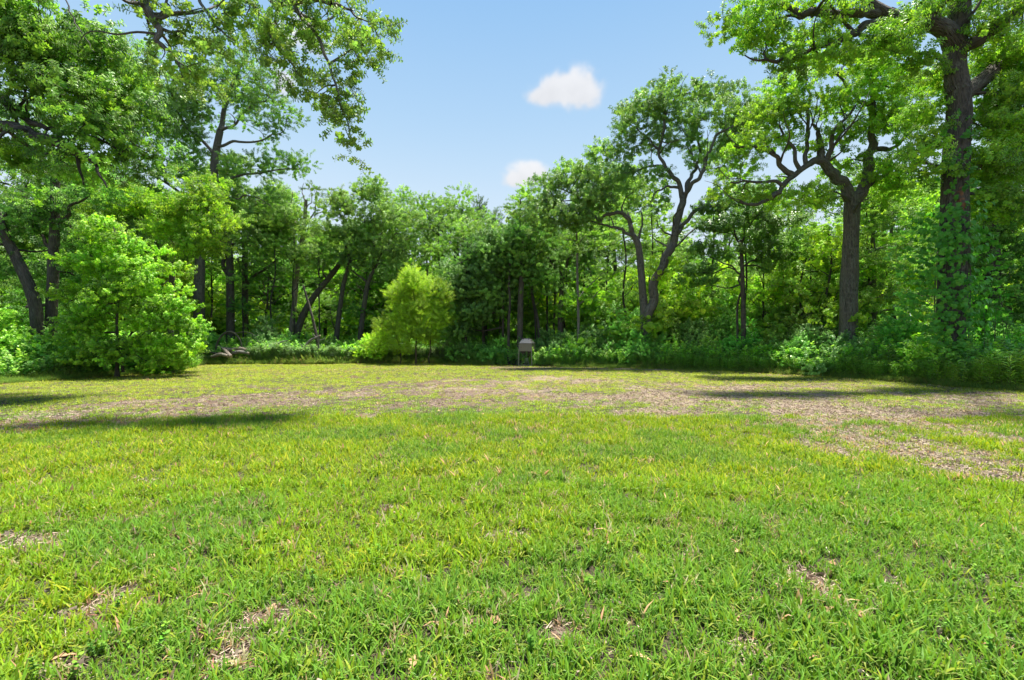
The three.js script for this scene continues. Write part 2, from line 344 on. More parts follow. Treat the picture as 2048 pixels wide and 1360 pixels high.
{
  const line = (from, to, n) => Array.from({ length: n }, (_, k) => mix(from, to, k / n));
  const xs = [...line(-600, -100, 5), ...line(-100, -26, 24), ...line(-26, 26, 347), ...line(26, 100, 24), ...line(100, 600, 5), 600];
  const zs = [...line(-900, -120, 6), ...line(-120, -31, 34), ...line(-31, -0.2, 220), ...line(-0.2, 40, 16), ...line(40, 600, 5), 600];
  const gb = new GB(), soil = [0.265, 0.185, 0.145], straw = [0.46, 0.375, 0.295], thatch = [0.075, 0.058, 0.030], litter = [0.13, 0.092, 0.06], moss = [0.09, 0.12, 0.03];
  for (const z of zs) for (const x of xs) {
    const d = -z, n1 = fbm(x * 1.7, z * 1.7, 8, 3), n2 = fbm(x * 0.4 + 30, z * 0.4, 2, 3), b = bare(x, z);
    const dirt = step(0.38, 0.62, n1 * 0.5 + n2 * 0.5 + (d > 0 && d < 4.5 ? .2 : mix(0.16, -0.06, step(-3, 2, x))));      // pinkish earth here, pale straw there
    let c = thatch.map((t, k) => mix(t, mix(straw[k], soil[k] * (.72 + .28 * step(-4, 1, x)), dirt), b));
    if (d > 0) { const w = step(-0.4, 0.9, d - edgeAt(x, d) + (n1 - 0.5) * 1.5); c = c.map((t, k) => mix(t, mix(litter[k], moss[k], step(0.5, 0.7, n2)), w)); }
    gb.p.push(x, ground(x, z), z); gb.u.push(x / 1.6, -z / 1.6); gb.c.push(...c);
  }
  const nx = xs.length;
  for (let j = 0; j < zs.length - 1; j++) for (let i = 0; i < nx - 1; i++) { const a = j * nx + i, b = a + 1, c = a + nx; gb.i.push(a, c, b, b, c, c + 1); }
  const r = rng(77);
  const strokes = (tones) => (g, w, h) => {                  // crumbs of earth and cut straw lying every way
    g.fillStyle = tones[0]; g.fillRect(0, 0, w, h);
    for (let k = 0; k < 9000; k++) { const v = Math.floor(120 + r() * 110), s = 1 + r() * 5; g.fillStyle = tones[1](v, r); g.beginPath(); g.ellipse(r() * w, r() * h, s, s * (.4 + r() * .6), r() * 6, 0, 7); g.fill(); }
    for (let k = 0; k < 5200; k++) {
      const x = r() * w, y = r() * h, a = r() * 6.28, l = 12 + r() * 55, v = 150 + r() * 105; g.strokeStyle = tones[2](v, r); g.lineWidth = 0.8 + r() * 2.4;
      for (const [ox, oy] of [[0, 0], [w, 0], [-w, 0], [0, h], [0, -h]]) { g.beginPath(); g.moveTo(x + ox, y + oy); g.quadraticCurveTo(x + ox + Math.cos(a) * l * .5 + (r() - .5) * 8, y + oy + Math.sin(a) * l * .5, x + ox + Math.cos(a) * l, y + oy + Math.sin(a) * l); g.stroke(); }
    }
  };
  const map = canvasTexture(1024, 1024, strokes(['rgb(176,168,160)', (v) => `rgb(${v},${v * .96 | 0},${v * .92 | 0})`, (v) => `rgb(${v | 0},${v * .97 | 0},${v * .9 | 0})`]));
  const bump = canvasTexture(1024, 1024, strokes(['rgb(120,120,120)', (v) => `rgb(${v},${v},${v})`, (v) => `rgb(${v | 0},${v | 0},${v | 0})`]), false);
  const m = new THREE.MeshStandardMaterial({ map, bumpMap: bump, bumpScale: 0.012, vertexColors: true, roughness: 0.95 });
  const o = new THREE.Mesh(gb.build(), m); o.name = 'ground'; o.receiveShadow = o.castShadow = true;
  o.userData = { kind: 'structure', label: 'lawn earth with worn bare strips, running into the dark floor of the wood', category: 'ground' };
  scene.add(o);
}

// ------------------------------------------------------------------ grass
function tuft(seed, o) {
  const r = rng(seed), gb = new GB();
  for (let b = 0; b < o.n; b++) {
    const an = r() * 6.283, lean = o.lean * (0.35 + r()), len = o.len * (0.55 + r() * 0.7), w = o.w * (0.6 + r() * .7), x0 = (r() - .5) * o.spread, z0 = (r() - .5) * o.spread, dx = Math.cos(an), dz = Math.sin(an), tw = (r() - .5) * 1.2;
    const sx = -dz, sz = dx, base = gb.count, v = 0.75 + r() * 0.45, old = r() < (o.old ?? .1), c = old ? [1.35 * v, 0.95 * v, 1.2 * v] : [v * (0.85 + r() * .35), v, v * (.8 + r() * .5)];
    [[0, .6], [.3, 1], [.65, .85], [1, .05]].forEach(([t, k]) => {
      const out = len * Math.sin(lean) * Math.pow(t, 1.35), y = len * t * Math.cos(lean * (0.45 + 0.75 * t)), q = t * tw, cx = sx * Math.cos(q), cz = sz * Math.cos(q);
      for (const s of [-1, 1]) { gb.p.push(x0 + dx * out + s * cx * w * k, y, z0 + dz * out + s * cz * w * k); gb.p[gb.p.length - 2] += s * Math.sin(q) * w * k * .6; gb.c.push(...c); }
    });
    for (let k = 0; k < 3; k++) { const a = base + k * 2; gb.i.push(a, a + 1, a + 2, a + 1, a + 3, a + 2); }
  }
  return gb.build();
}
{
  const r = rng(2024), near = [], mid = [], far = [], low = [], stalks = [], fringe = [];
  const place = (d0, d1, stepM, list, size, keep = 1) => {
    for (let z = d0; z < d1; z += stepM) {
      const half = z * 1.16 + 0.7;
      for (let x = -half; x < half; x += stepM) {
        const X = x + (r() - .5) * stepM * 1.3, d = z + (r() - .5) * stepM * 1.3, lim = edgeAt(X, d), k = r();
        if (d > lim + 0.6) continue;
        const b = bare(X, -d), thin = 0.62 + 0.5 * fbm(X * 1.3 + 3, d * 1.3, 11, 3);
        if (k > keep * thin * mix(1, 0.52, b)) continue;
        const dry = dryness(X, -d), px = 1024 + X / d * F, rich = fbm(X * 0.8 + 9, d * 0.8, 5, 3), mown = step(9, 15, d);
        let g = tint([0.175, 0.325, 0.007], [0.38, 0.50, 0.010], clamp(mown * .35 + r() * .65), 0.72 + r() * 0.42);
        if (rich > 0.52) g = tint(g, [0.085, 0.25, 0.026], step(.52, .66, rich) * .45 * (1 - mown * .6), 1);
        g = tint(g, [0.32, 0.365, 0.027], mown * 0.5 * (0.5 + 0.5 * dry), 1);
        if (r() < 0.03 + 0.30 * b + 0.14 * dry * (0.3 + mown)) g = X < -1 && r() < .6 ? tint([0.26, 0.16, 0.10], [0.36, 0.25, 0.11], r(), .75 + r() * .4) : tint([0.40, 0.30, 0.14], [0.50, 0.42, 0.18], r(), .75 + r() * .4);
        const tuftN = noise(X * 9, d * 9, 31), clump = (0.6 + 0.75 * fbm(X * 2.1, d * 2.1 + 50, 3, 3)) * (.72 + .56 * tuftN); if (d < 10 && tuftN < .27 && r() < .5) continue;
        list.push({ p: V(X, ground(X, -d) - 0.008, -d), d: V((r() - .5) * .35, 1, (r() - .5) * .35).normalize(), s: size * (0.65 + r() * .55) * clump * mix(1, 0.62, b), sy: mix(1, 0.75, mown), c: g });
      }
    }
  };
  place(1.5, 5, 0.037, near, 1.0, .84); place(5, 9.5, 0.062, mid, 1.15, .85); place(9.5, 17, 0.115, far, 1.25, .92); place(17, 31, 0.14, far, 1.5, .95);
  place(1.5, 7, 0.085, low, 1, .8);
  const lawn = thing('lawn_grass', 'bright green grass of the clearing, thinner over the worn strips', 'grass', V(0, 0, 0)); lawn.userData.kind = 'stuff';
  leaves(lawn, 'grass_blades', tuft(1, { n: 10, len: .115, w: .0047, lean: .78, spread: .06 }), GRASS, near, null, true);
  leaves(lawn, 'grass_blades', tuft(2, { n: 7, len: .12, w: .0054, lean: .95, spread: .10, old: .1 }), GRASS, low, null, true);
  leaves(lawn, 'grass_blades', tuft(3, { n: 13, len: .09, w: .0046, lean: .75, spread: .10 }), GRASS, mid, null, true);
  leaves(lawn, 'grass_blades', tuft(4, { n: 16, len: .07, w: .005, lean: 1, spread: .18 }), GRASS, far, null, true);
  // straw and cut stalks on the worn places
  const straw = [];
  for (let k = 0; k < 60000 && straw.length < 9000; k++) {
    const d = 1.8 + Math.pow(r(), 1.3) * 16, X = (r() * 2 - 1) * (d * 1.16 + .5), b = bare(X, -d); if (r() > (b + 0.05) * (X < 1 || d < 4.5 ? .3 : 1)) continue;
    straw.push({ p: V(X, ground(X, -d) + 0.006, -d), d: V((r() - .5) * .25, 1, (r() - .5) * .25).normalize(), s: 0.7 + r() * .7, c: tint([0.30, 0.22, 0.16], [0.52, 0.43, 0.32], r() * r(), .8 + r() * .35) });
  }
  const sg = new GB();
  for (let k = 0; k < 11; k++) { const an = r() * 6.28, l = .02 + r() * .06, w = .001 + r() * .0014, x = (r() - .5) * .2, z = (r() - .5) * .2, y = r() * .012, b = sg.count, dx = Math.cos(an), dz = Math.sin(an); for (const [t, s] of [[0, -1], [0, 1], [1, -1], [1, 1]]) { sg.p.push(x + dx * l * t - dz * w * s, y + t * r() * .02, z + dz * l * t + dx * w * s); sg.c.push(1, 1, 1); } sg.i.push(b, b + 2, b + 1, b + 1, b + 2, b + 3); }
  const st = leaves(scene, 'dry_straw', sg.build(), new THREE.MeshStandardMaterial({ vertexColors: true, side: THREE.DoubleSide, roughness: 0.9 }), straw, null, true);
  Object.assign(st.userData, { label: 'pale dry straw scattered over the bare strips of the lawn', category: 'straw' });
  // fallen leaves and small broad-leaved weeds in the turf
  const fallen = [], rosettes = [];
  for (let k = 0; k < 110; k++) { const d = 1.8 + Math.pow(r(), 1.5) * 14, X = (r() * 2 - 1) * (d * 1.16 + .4); fallen.push({ p: V(X, ground(X, -d) + .015 + r() * .03, -d), d: V((r() - .5) * 1.2, 1, (r() - .5) * 1.2).normalize(), s: .05 + r() * .05, c: tint([.24, .12, .06], [.46, .30, .15], r(), .7 + r() * .5) }); }
  for (let k = 0; k < 700; k++) { const d = 1.7 + Math.pow(r(), 1.4) * 9, X = (r() * 2 - 1) * (d * 1.16 + .4); if (fbm(X * 1.7 + 4, d * 1.7, 41, 3) < .55 || bare(X, -d) > .6) continue; rosettes.push({ p: V(X, ground(X, -d) + .01, -d), d: V((r() - .5) * .8, 1, (r() - .5) * .8).normalize(), s: .16 + r() * .16, c: tint([.10, .28, .02], [.22, .42, .03], r(), .8 + r() * .4) }); }
  const fg = new GB(); leaf(fg, 'oak', V(0, 0, -.5), V(0, 0, 1), UP, 1, [1, 1, 1], .5, .25);
  const fl = leaves(scene, 'fallen_leaves', fg.build(), new THREE.MeshStandardMaterial({ vertexColors: true, side: THREE.DoubleSide, roughness: .85 }), fallen, null, true); Object.assign(fl.userData, { label: 'brown curled dead leaves lying scattered in the turf', category: 'leaves' });
  const lw = leaves(scene, 'lawn_weeds', SPRAY.shrub[1], GRASS, rosettes, null, true); Object.assign(lw.userData, { label: 'small broad-leaved weeds growing in patches between the grass', category: 'weeds' });
  // longer grass along the foot of the wood
  for (let k = 0; k < 26000; k++) {
    const px = -250 + r() * 2550, t = (px - 1024) / F; let d = 20; for (let q = 0; q < 3; q++) d = edgeAt(t * d, d);
    if (px > 985 && px < 1110) continue;
    const back = Math.pow(r(), 1.6) * 2.2, D = d + back - 0.25, X = t * D, n = fbm(X * .9, D * .9, 7, 3);
    const h = (0.8 + 1.5 * n) * (px > 400 && px < 930 ? 1.5 : 1) * Math.min(1, .45 + back);
    fringe.push({ p: V(X, ground(X, -D) - .02, -D), d: V((r() - .5) * .4, 1, (r() - .5) * .4).normalize(), s: h, c: r() < .16 * step(.4, .6, n) ? tint([.32, .24, .10], [.36, .33, .12], r(), .8 + r() * .3) : tint([0.13, 0.27, 0.045], [0.30, 0.42, 0.06], r(), .75 + r() * .4) });
  }
  const fr = leaves(scene, 'tall_grass', tuft(8, { n: 12, len: .30, w: .007, lean: .6, spread: .2, old: .1 }), GRASS, fringe, null, true);
  Object.assign(fr.userData, { label: 'longer unmown grass along the foot of the trees', category: 'grass' });
  TOTALG = near.length + mid.length + far.length + low.length + straw.length + fringe.length;
}

// ------------------------------------------------------------------ the trees that stand out, left to right
// overhanging oak whose trunk stands left of the frame
tree({ name: 'overhanging_oak', label: 'near oak with lobed leaves whose long branches hang into the sky at top left', seed: 101, sides: 0.6, d: 10.5, bark: BARK.grey, leaf: 'oakNear', size: 1.0, blob: .36, per: 11, dens: .62, flat: .75, up: -.1, deep: .8, reach: 3.2, green: GREEN.olive,
  limbs: [L([.38, .26], [-420, 760, 0], [-410, 300, 0], [-380, -60, 0], [-330, -320, 0]),
    L([.17, .05], [-380, -60, 0], [-120, -190, 0], [120, -170, -.2], [281, -20, -.3], [297, 23, -.3], [320, 55, -.3], [312, 82, -.3]), L([.05, .015], [312, 82, -.3], [340, 102, -.2], [363, 145, 0], [372, 172, 0]), L([.03, .01], [281, -5, -.3], [300, 60, .2], [312, 100, .3], [312, 130, .3]),
    L([.18, .07], [-330, -320, 0], [100, -300, .3], [400, -120, .2], [480, -40, .2], [550, 2, 0], [586, 4, 0], [664, 8, -.2]), L([.05, .012], [664, 8, -.2], [700, 20, 0], [738, 45, 0]), L([.05, .012], [586, 4, 0], [640, 80, 0], [665, 150, 0], [690, 230, 0], [702, 280, 0]), L([.05, .015], [480, -40, .2], [530, 60, 0], [570, 110, 0], [610, 160, 0]),
    L([.02, .006], [100, -170, -.2], [133, 10, 0], [150, 45, 0], [170, 75, 0], [190, 105, 0]), L([.05, .012], [400, -120, .2], [400, 0, 0], [430, 50, 0], [470, 80, 0])],
  clumps: [[500, 15, 45, 28], [545, 45, 45, 35], [600, 30, 45, 30], [655, 25, 45, 30], [705, 20, 40, 28], [748, 42, 20, 28], [530, 95, 35, 30], [572, 108, 40, 28], [618, 130, 42, 26], [725, 90, 30, 28], [700, 62, 30, 22], [655, 182, 32, 28], [684, 230, 24, 26], [702, 281, 18, 14], [630, 190, 26, 18], [668, 140, 30, 22],
    [300, 45, 34, 30], [345, 30, 40, 26], [375, 75, 42, 28], [425, 62, 36, 22], [330, 105, 34, 26], [385, 130, 44, 26], [450, 25, 36, 24], [345, 160, 32, 22], [590, 70, 30, 20], [715, 115, 20, 20]] });
tree({ name: 'broad_oak', label: 'broad oak at the left edge with heavy dark limbs reaching in over the lawn', seed: 102, sides: 0.7, d: 13.5, bark: BARK.dark, size: .85, blob: .5, per: 24, dens: 1.3, deep: 1.6, reach: 3.5, green: [GREEN.deep[0], GREEN.bright[1].map((c) => c * .85)],
  limbs: [L([.42, .26], [-230, 780, 0], [-225, 500, 0], [-210, 300, 0], [-180, 60, 0]), L([.2, .07], [-210, 330, 0], [-90, 262, -.3], [0, 255, -.4], [55, 262, -.5], [100, 285, -.6], [150, 305, -.6], [200, 325, -.8]), L([.15, .06], [-200, 240, 0], [-60, 175, 0], [0, 195, 0], [35, 228, 0], [75, 248, -.2], [95, 258, -.2]),
    L([.08, .03], [100, 285, -.6], [120, 268, -.5], [150, 262, -.3], [190, 275, -.1], [240, 310, 0]), L([.06, .02], [150, 305, -.6], [160, 340, -.6], [168, 370, -.6]), L([.05, .02], [185, 320, -.8], [200, 350, -.9], [215, 375, -.9]), L([.1, .03], [-180, 60, 0], [-40, 60, 0], [60, 100, 0], [150, 150, 0]), L([.05, .02], [95, 258, -.2], [140, 236, .1], [180, 228, .2], [250, 215, .4]),
    L([.07, .02], [0, 93, .3], [50, 107, .3], [120, 135, .3], [220, 180, .3])],
  clumps: [[30, 30, 55, 38], [90, 55, 50, 35], [150, 75, 40, 30], [55, 110, 60, 36], [130, 120, 55, 34], [200, 90, 36, 32, 1], [225, 130, 45, 32, .6], [180, 175, 55, 34], [255, 165, 45, 30, .6], [70, 165, 50, 26], [275, 215, 40, 30, .4], [215, 230, 45, 24], [60, 205, 40, 22], [130, 205, 40, 22], [20, 290, 36, 18, 1], [120, 320, 45, 20], [60, 330, 60, 22, 1.4], [220, 270, 45, 22], [270, 290, 45, 24], [20, 370, 45, 20, 1.6, .6], [240, 340, 50, 16, 0, .7], [-60, 60, 70, 50, 0, .4], [-90, 200, 60, 50, 0, .4], [-110, 340, 70, 50, 0, .4]] });
tree({ name: 'tall_oak', label: 'tall layered oak behind the young tree at left, leaning to the open sky', seed: 103, sides: 0.5, d: 33.5, bark: BARK.oak, blob: .85, per: 30, dens: .85, green: GREEN.oak.map((c) => [c[0] * .85, c[1] * .92, c[2]]), reach: 6,
  limbs: [L([.46, .22], [398, 728], [398, 620], [400, 520], [410, 440], [426, 360], [432, 300], [440, 262]), L([.2, .05], [440, 262], [452, 200], [470, 150], [490, 110]), L([.12, .03], [434, 292], [480, 284], [530, 275], [565, 262]), L([.12, .03], [440, 262], [470, 245], [500, 216], [540, 196]), L([.13, .03], [424, 370], [470, 352], [530, 345], [600, 340]), L([.12, .03], [430, 310], [380, 260], [350, 200], [330, 150]), L([.14, .04], [412, 430], [350, 380], [300, 340], [260, 300]), L([.1, .03], [414, 425], [460, 395], [500, 392], [540, 410])],
  clumps: [[470, 128, 50, 30], [430, 150, 48, 32], [520, 160, 48, 30], [385, 165, 46, 32], [480, 195, 60, 26], [560, 205, 30, 22], [575, 250, 34, 22], [520, 262, 50, 16], [600, 335, 36, 18], [560, 320, 46, 18], [500, 335, 60, 20], [350, 230, 46, 36], [310, 180, 40, 36], [290, 270, 50, 40], [390, 290, 40, 26], [340, 330, 60, 34], [440, 375, 60, 26], [280, 370, 60, 40], [510, 405, 60, 26, 1], [440, 430, 60, 36], [350, 420, 60, 40, .8], [250, 440, 55, 40, 1.5], [520, 455, 55, 30, 1.5], [400, 235, 40, 24], [300, 120, 44, 26, -1], [340, 265, 40, 24, .5], [255, 205, 46, 28, .5], [225, 330, 46, 26, 1], [290, 310, 40, 20, 1], [365, 205, 40, 22, .5], [190, 260, 50, 28, 1], [110, 300, 60, 30, 1], [60, 220, 60, 34, 1.5]] });
tree({ name: 'bright_oak', label: 'oak with sunlit yellow-green drooping boughs above the young tree at left', seed: 104, d: 24, bark: BARK.dark, leaf: 'oak', blob: .55, per: 22, dens: .75, green: GREEN.lime.map((c) => [c[0] * .85, c[1] * .85, c[2]]), reach: 5, up: -.1,
  limbs: [L([.2, .1], [340, 728, 2], [342, 620, 2], [345, 500, 1.6], [340, 420, 1.2]), L([.09, .03], [340, 430, 1.2], [370, 400, .6], [400, 405, 0], [430, 430, 0]), L([.08, .03], [341, 450, 1.4], [310, 400, .8], [270, 380, .4], [230, 390, .2])],
  clumps: [[400, 400, 46, 26], [440, 425, 36, 26], [420, 465, 36, 28], [370, 430, 44, 28], [380, 485, 40, 24], [330, 400, 44, 26], [280, 395, 50, 28], [230, 400, 44, 24], [330, 455, 40, 22], [195, 420, 40, 22], [400, 360, 40, 18]] });
tree({ name: 'leaning_trunk_tree', label: 'dark trunk leaning left at the far left edge, leaves blotting out its top', seed: 105, d: 21, bark: BARK.dark, blob: .8, per: 26, dens: .8, green: GREEN.deep,
  limbs: [L([.3, .17], [76, 745], [68, 600], [38, 527], [8, 465], [-20, 400]), L([.08, .02], [38, 527], [20, 440], [40, 380], [70, 340])], clumps: [[10, 430, 60, 34], [80, 400, 50, 30], [60, 470, 40, 22, 1.5], [-40, 500, 60, 50], [20, 560, 40, 24, 1.4], [130, 440, 50, 34, 1.5], [140, 500, 46, 24, 2]] });
tree({ name: 'straight_trunk_tree', label: 'straight dark trunk just right of the leaning one at far left', seed: 106, d: 21.5, bark: BARK.dark, blob: .8, per: 26, dens: .85, green: GREEN.deep,
  limbs: [L([.29, .16], [101, 742], [104, 592], [109, 445], [112, 330]), L([.09, .02], [109, 450], [160, 400], [200, 370]), L([.09, .02], [107, 500], [60, 460], [20, 450])], clumps: [[120, 350, 60, 36], [180, 370, 50, 30], [70, 420, 40, 22], [160, 470, 50, 26, 1], [100, 560, 50, 22, 2], [160, 560, 50, 30, 2], [60, 610, 50, 26, 2.5], [150, 630, 50, 26, 2.5]] });
tree({ name: 'young_tree', label: 'bright green young two-stemmed tree at the left edge of the lawn', seed: 107, d: 20.3, bark: BARK.dark, leaf: 'layer', size: .85, blob: .44, per: 18, flat: .36, dens: .8, up: .35, green: [[.17, .46, .018], [.42, .74, .034]], reach: 4,
  limbs: [L([.095, .02], [234, 745], [235, 690], [234, 640], [238, 560], [236, 490], [226, 450]), L([.075, .02], [246, 744], [250, 705], [258, 675], [279, 653], [310, 610], [330, 560]), L([.04, .015], [235, 640], [190, 600], [150, 590]), L([.04, .015], [236, 590], [280, 560], [320, 530]), L([.04, .015], [237, 560], [200, 520], [170, 500]), L([.035, .012], [258, 675], [310, 660], [360, 650])],
  clumps: [[215, 455, 34, 16], [200, 485, 55, 22], [262, 500, 55, 22], [165, 525, 45, 22], [305, 535, 55, 24], [225, 545, 60, 24], [320, 575, 50, 22], [170, 585, 40, 22], [255, 590, 60, 22], [345, 610, 40, 22], [190, 640, 55, 22], [300, 640, 60, 24], [360, 650, 36, 20], [155, 665, 45, 20], [335, 690, 45, 22], [370, 690, 30, 18], [270, 690, 50, 18], [195, 690, 45, 18], [125, 695, 40, 16, .5], [320, 720, 45, 12], [200, 714, 46, 14, -.3], [272, 716, 40, 12, -.3], [235, 700, 34, 14, -.6]] });
tree({ name: 'ivy_clad_tree', label: 'thick trunk wrapped in ivy behind the pile of fallen logs', seed: 108, d: 35, bark: BARK.dark, leaf: 'oak', blob: .8, per: 28, dens: .9, green: GREEN.oak,
  limbs: [L([.36, .22], [460, 728], [461, 650], [459, 518], [452, 440], [450, 380]), L([.18, .07], [459, 560], [447, 530], [441, 480], [436, 440]), L([.12, .04], [452, 450], [500, 420], [540, 400])], clumps: [[450, 400, 60, 30], [520, 400, 50, 26], [500, 450, 50, 24], [540, 480, 40, 30], [560, 430, 46, 28], [470, 350, 60, 30, 1]] });
tree({ name: 'forked_tree', label: 'dark forked tree with one bare stub of a branch, right of the ivy-clad trunk', seed: 109, d: 37, bark: BARK.dark, blob: .8, per: 26, dens: .85, green: GREEN.oak,
  limbs: [L([.27, .14], [492, 728], [491, 592], [491, 560], [491, 497], [486, 440]), L([.16, .08], [491, 572], [503, 558], [520, 545], [536, 533], [548, 522]), L([.05, .02], [491, 500], [520, 470], [560, 440])], clumps: [[500, 440, 50, 26], [560, 450, 50, 26], [540, 400, 46, 24], [460, 470, 46, 24], [590, 470, 40, 20]] });
tree({ name: 'dead_tree', label: 'bare pale dead branches showing against the sky above the leaning tree', seed: 110, d: 36, bark: BARK.dead, category: 'dead tree',
  limbs: [L([.24, .12], [577, 728], [589, 603], [597, 520], [606, 470], [610, 430], [612, 400]), L([.09, .02], [606, 470], [590, 440], [580, 410], [586, 385]), L([.08, .02], [609, 450], [628, 430], [634, 405], [630, 380]), L([.06, .015], [612, 405], [604, 385], [608, 365]), L([.06, .015], [628, 432], [650, 420], [664, 400]), L([.06, .015], [598, 455], [570, 440], [556, 420]), L([.05, .012], [612, 420], [622, 395], [618, 372])] });
tree({ name: 'slanting_oak', label: 'oak whose dark trunk slants strongly to the right over the fallen branches', seed: 111, d: 35.5, bark: BARK.dark, blob: .7, per: 22, dens: .62, green: GREEN.oak.map((c) => [c[0] * 1.05, c[1], c[2] * 1.1]),
  limbs: [L([.35, .15], [586, 728], [594, 666], [610, 622], [629, 592], [661, 552], [687, 515], [700, 480]), L([.1, .03], [687, 515], [720, 490], [740, 460], [760, 420]), L([.1, .03], [694, 500], [690, 450], [670, 410], [660, 385]), L([.08, .02], [655, 560], [640, 510], [630, 480])], clumps: [[650, 400, 46, 24], [700, 390, 46, 22], [750, 385, 40, 22], [690, 430, 56, 28], [640, 470, 40, 26], [700, 480, 50, 26], [630, 520, 36, 20], [770, 420, 40, 26]] });
tree({ name: 'slim_tree', label: 'slim dark trunk leaning right, first of two before the yellow-green tree', seed: 112, d: 35, bark: BARK.dark, blob: .75, per: 26, dens: .9, green: GREEN.oak,
  limbs: [L([.25, .13], [670, 728], [673, 676], [680, 616], [687, 568], [695, 540], [700, 500]), L([.06, .02], [695, 540], [720, 500], [735, 470])], clumps: [[720, 460, 46, 24], [690, 510, 40, 20], [760, 470, 40, 24], [740, 500, 36, 18]] });
tree({ name: 'branching_tree', label: 'dark trunk with spreading crown directly left of the yellow-green tree', seed: 113, d: 35, bark: BARK.dark, blob: .65, per: 22, dens: .7, green: GREEN.oak.map((c) => [c[0], c[1] * .95, c[2] * 1.5]),
  limbs: [L([.27, .15], [715, 728], [719, 685], [727, 621], [735, 571], [743, 548]), L([.12, .03], [743, 550], [756, 520], [775, 490], [800, 450]), L([.1, .03], [738, 565], [722, 555], [705, 543], [685, 530]), L([.09, .03], [746, 540], [750, 490], [745, 440], [750, 400])], clumps: [[760, 390, 40, 22], [800, 430, 40, 26], [750, 440, 46, 26], [780, 500, 46, 24], [720, 530, 36, 16], [810, 480, 36, 22], [730, 480, 40, 20], [790, 540, 30, 16]] });
tree({ name: 'yellow_green_tree', label: 'small bright yellow-green tree at the middle of the far edge', seed: 114, d: 30, bark: BARK.brown, leaf: 'fine', size: .8, mat: THIN, blob: .42, per: 24, dens: 1.35, flat: .9, up: .5, green: [[.33, .55, .02], [.50, .72, .036]],
  limbs: [L([.07, .02], [832, 730], [832, 690], [834, 640], [826, 580], [822, 550]), L([.05, .02], [860, 730], [861, 690], [864, 630], [872, 580]), L([.04, .015], [800, 730], [799, 690], [796, 640], [800, 600])],
  clumps: [[818, 556, 20, 13], [838, 575, 22, 17], [800, 590, 24, 15], [845, 612, 26, 20], [812, 625, 30, 18], [876, 580, 12, 16], [886, 606, 14, 18], [880, 642, 16, 18], [790, 655, 30, 16], [835, 662, 32, 16], [765, 676, 24, 11], [800, 692, 34, 10], [860, 674, 18, 14], [748, 692, 16, 7]] });
// the dark wood at the middle of the far edge
tree({ name: 'middle_oak', label: 'rounded oak top left of the cedar tips, on the middle skyline', seed: 115, d: 38, bark: BARK.dark, blob: .9, per: 30, dens: 1.05, green: GREEN.oak,
  limbs: [L([.3, .18], [905, 728], [908, 640], [912, 540], [912, 470]), L([.12, .03], [912, 500], [880, 460], [850, 440]), L([.12, .03], [912, 490], [930, 450], [940, 420])], clumps: [[870, 420, 46, 24], [910, 412, 46, 22], [840, 440, 40, 24], [880, 460, 56, 28], [940, 440, 40, 26], [930, 480, 46, 26], [860, 490, 46, 24], [820, 400, 36, 18, 2], [790, 430, 40, 26, 2]] });
const cedarA = [['cedar_tree', 'taller dark cedar tip rising on the middle skyline', 960, 395, 41], ['cedar_tree', 'lower cedar tip right of the taller one on the skyline', 987, 425, 40]];
cedarA.forEach(([n, label, x, y, d], k) => tree({ name: n, label, seed: 116 + k, d, bark: BARK.dark, leaf: 'cedar', blob: .45, per: 18, dens: 1.2, flat: 1.3, up: .9, green: GREEN.cedar, group: 'cedars on the skyline',
  limbs: [L([.2, .03], [x, 726], [x + 1, 600], [x, 500], [x, y + 4])], clumps: [[x, y + 12, 6, 14], [x, y + 40, 14, 16], [x, y + 70, 22, 16], [x, y + 100, 28, 18], [x, y + 135, 34, 20], [x, y + 175, 38, 24]] }));
tree({ name: 'feathery_elm', label: 'dense blue-green tree filling the middle of the far edge left of the feeder', seed: 118, d: 31, bark: BARK.dark, leaf: 'layer', blob: .7, per: 30, dens: 1.0, flat: .5, green: GREEN.deep.map((c) => [c[0] * 1.1, c[1], c[2] * 1.3]),
  limbs: [L([.12, .05], [1005, 728], [1006, 660], [1005, 584], [1000, 510], [995, 470]), L([.05, .02], [1004, 560], [960, 520], [930, 510]), L([.05, .02], [1003, 540], [1040, 500], [1060, 480]), L([.05, .02], [1005, 590], [960, 580], [920, 580])], clumps: [[1000, 475, 40, 18], [1030, 500, 46, 20], [960, 500, 46, 20], [920, 540, 46, 24], [990, 540, 56, 24], [940, 580, 56, 24], [1010, 585, 50, 20], [905, 590, 36, 26], [930, 630, 50, 22], [1050, 550, 40, 20], [985, 625, 40, 16], [910, 660, 36, 20]] });
for (const [k, x0, x1, y1, r0, d, label] of [[0, 932, 934, 560, .11, 31, 'thin trunk nearest the yellow-green tree on its right'], [1, 968, 966, 560, .11, 32, 'thin trunk midway between the yellow-green tree and the feeder'], [2, 1017, 1020, 570, .12, 30, 'thin trunk just left of the thick one behind the feeder'],
  [3, 1079, 1066, 560, .16, 31, 'crooked dark trunk just right of the feeder'], [4, 1095, 1094, 570, .1, 33, 'second thin trunk right of the feeder, in shade'], [5, 1108, 1110, 560, .11, 33, 'thin trunk left of the thick trunk between feeder and double oak'], [6, 1183, 1181, 500, .19, 33, 'dark trunk right of the pale slender one']])
  tree({ name: 'slender_trunk_tree', label, seed: 130 + k, d, bark: BARK.dark, blob: .8, per: 26, dens: .8, green: k % 2 ? GREEN.oak : GREEN.deep, group: 'slender trunks at the middle of the far edge', limbs: [L([r0, r0 * .5], [x0, 728], [(x0 + x1) / 2 + (k === 3 ? 4 : -1), 650], [x1, 600], [x1 - 2, y1], [x1 + 2, y1 - 70])], clumps: [[x1, y1 - 80, 40, 26], [x1 + 22, y1 - 40, 36, 20], [x1 - 22, y1 - 30, 36, 20]] });
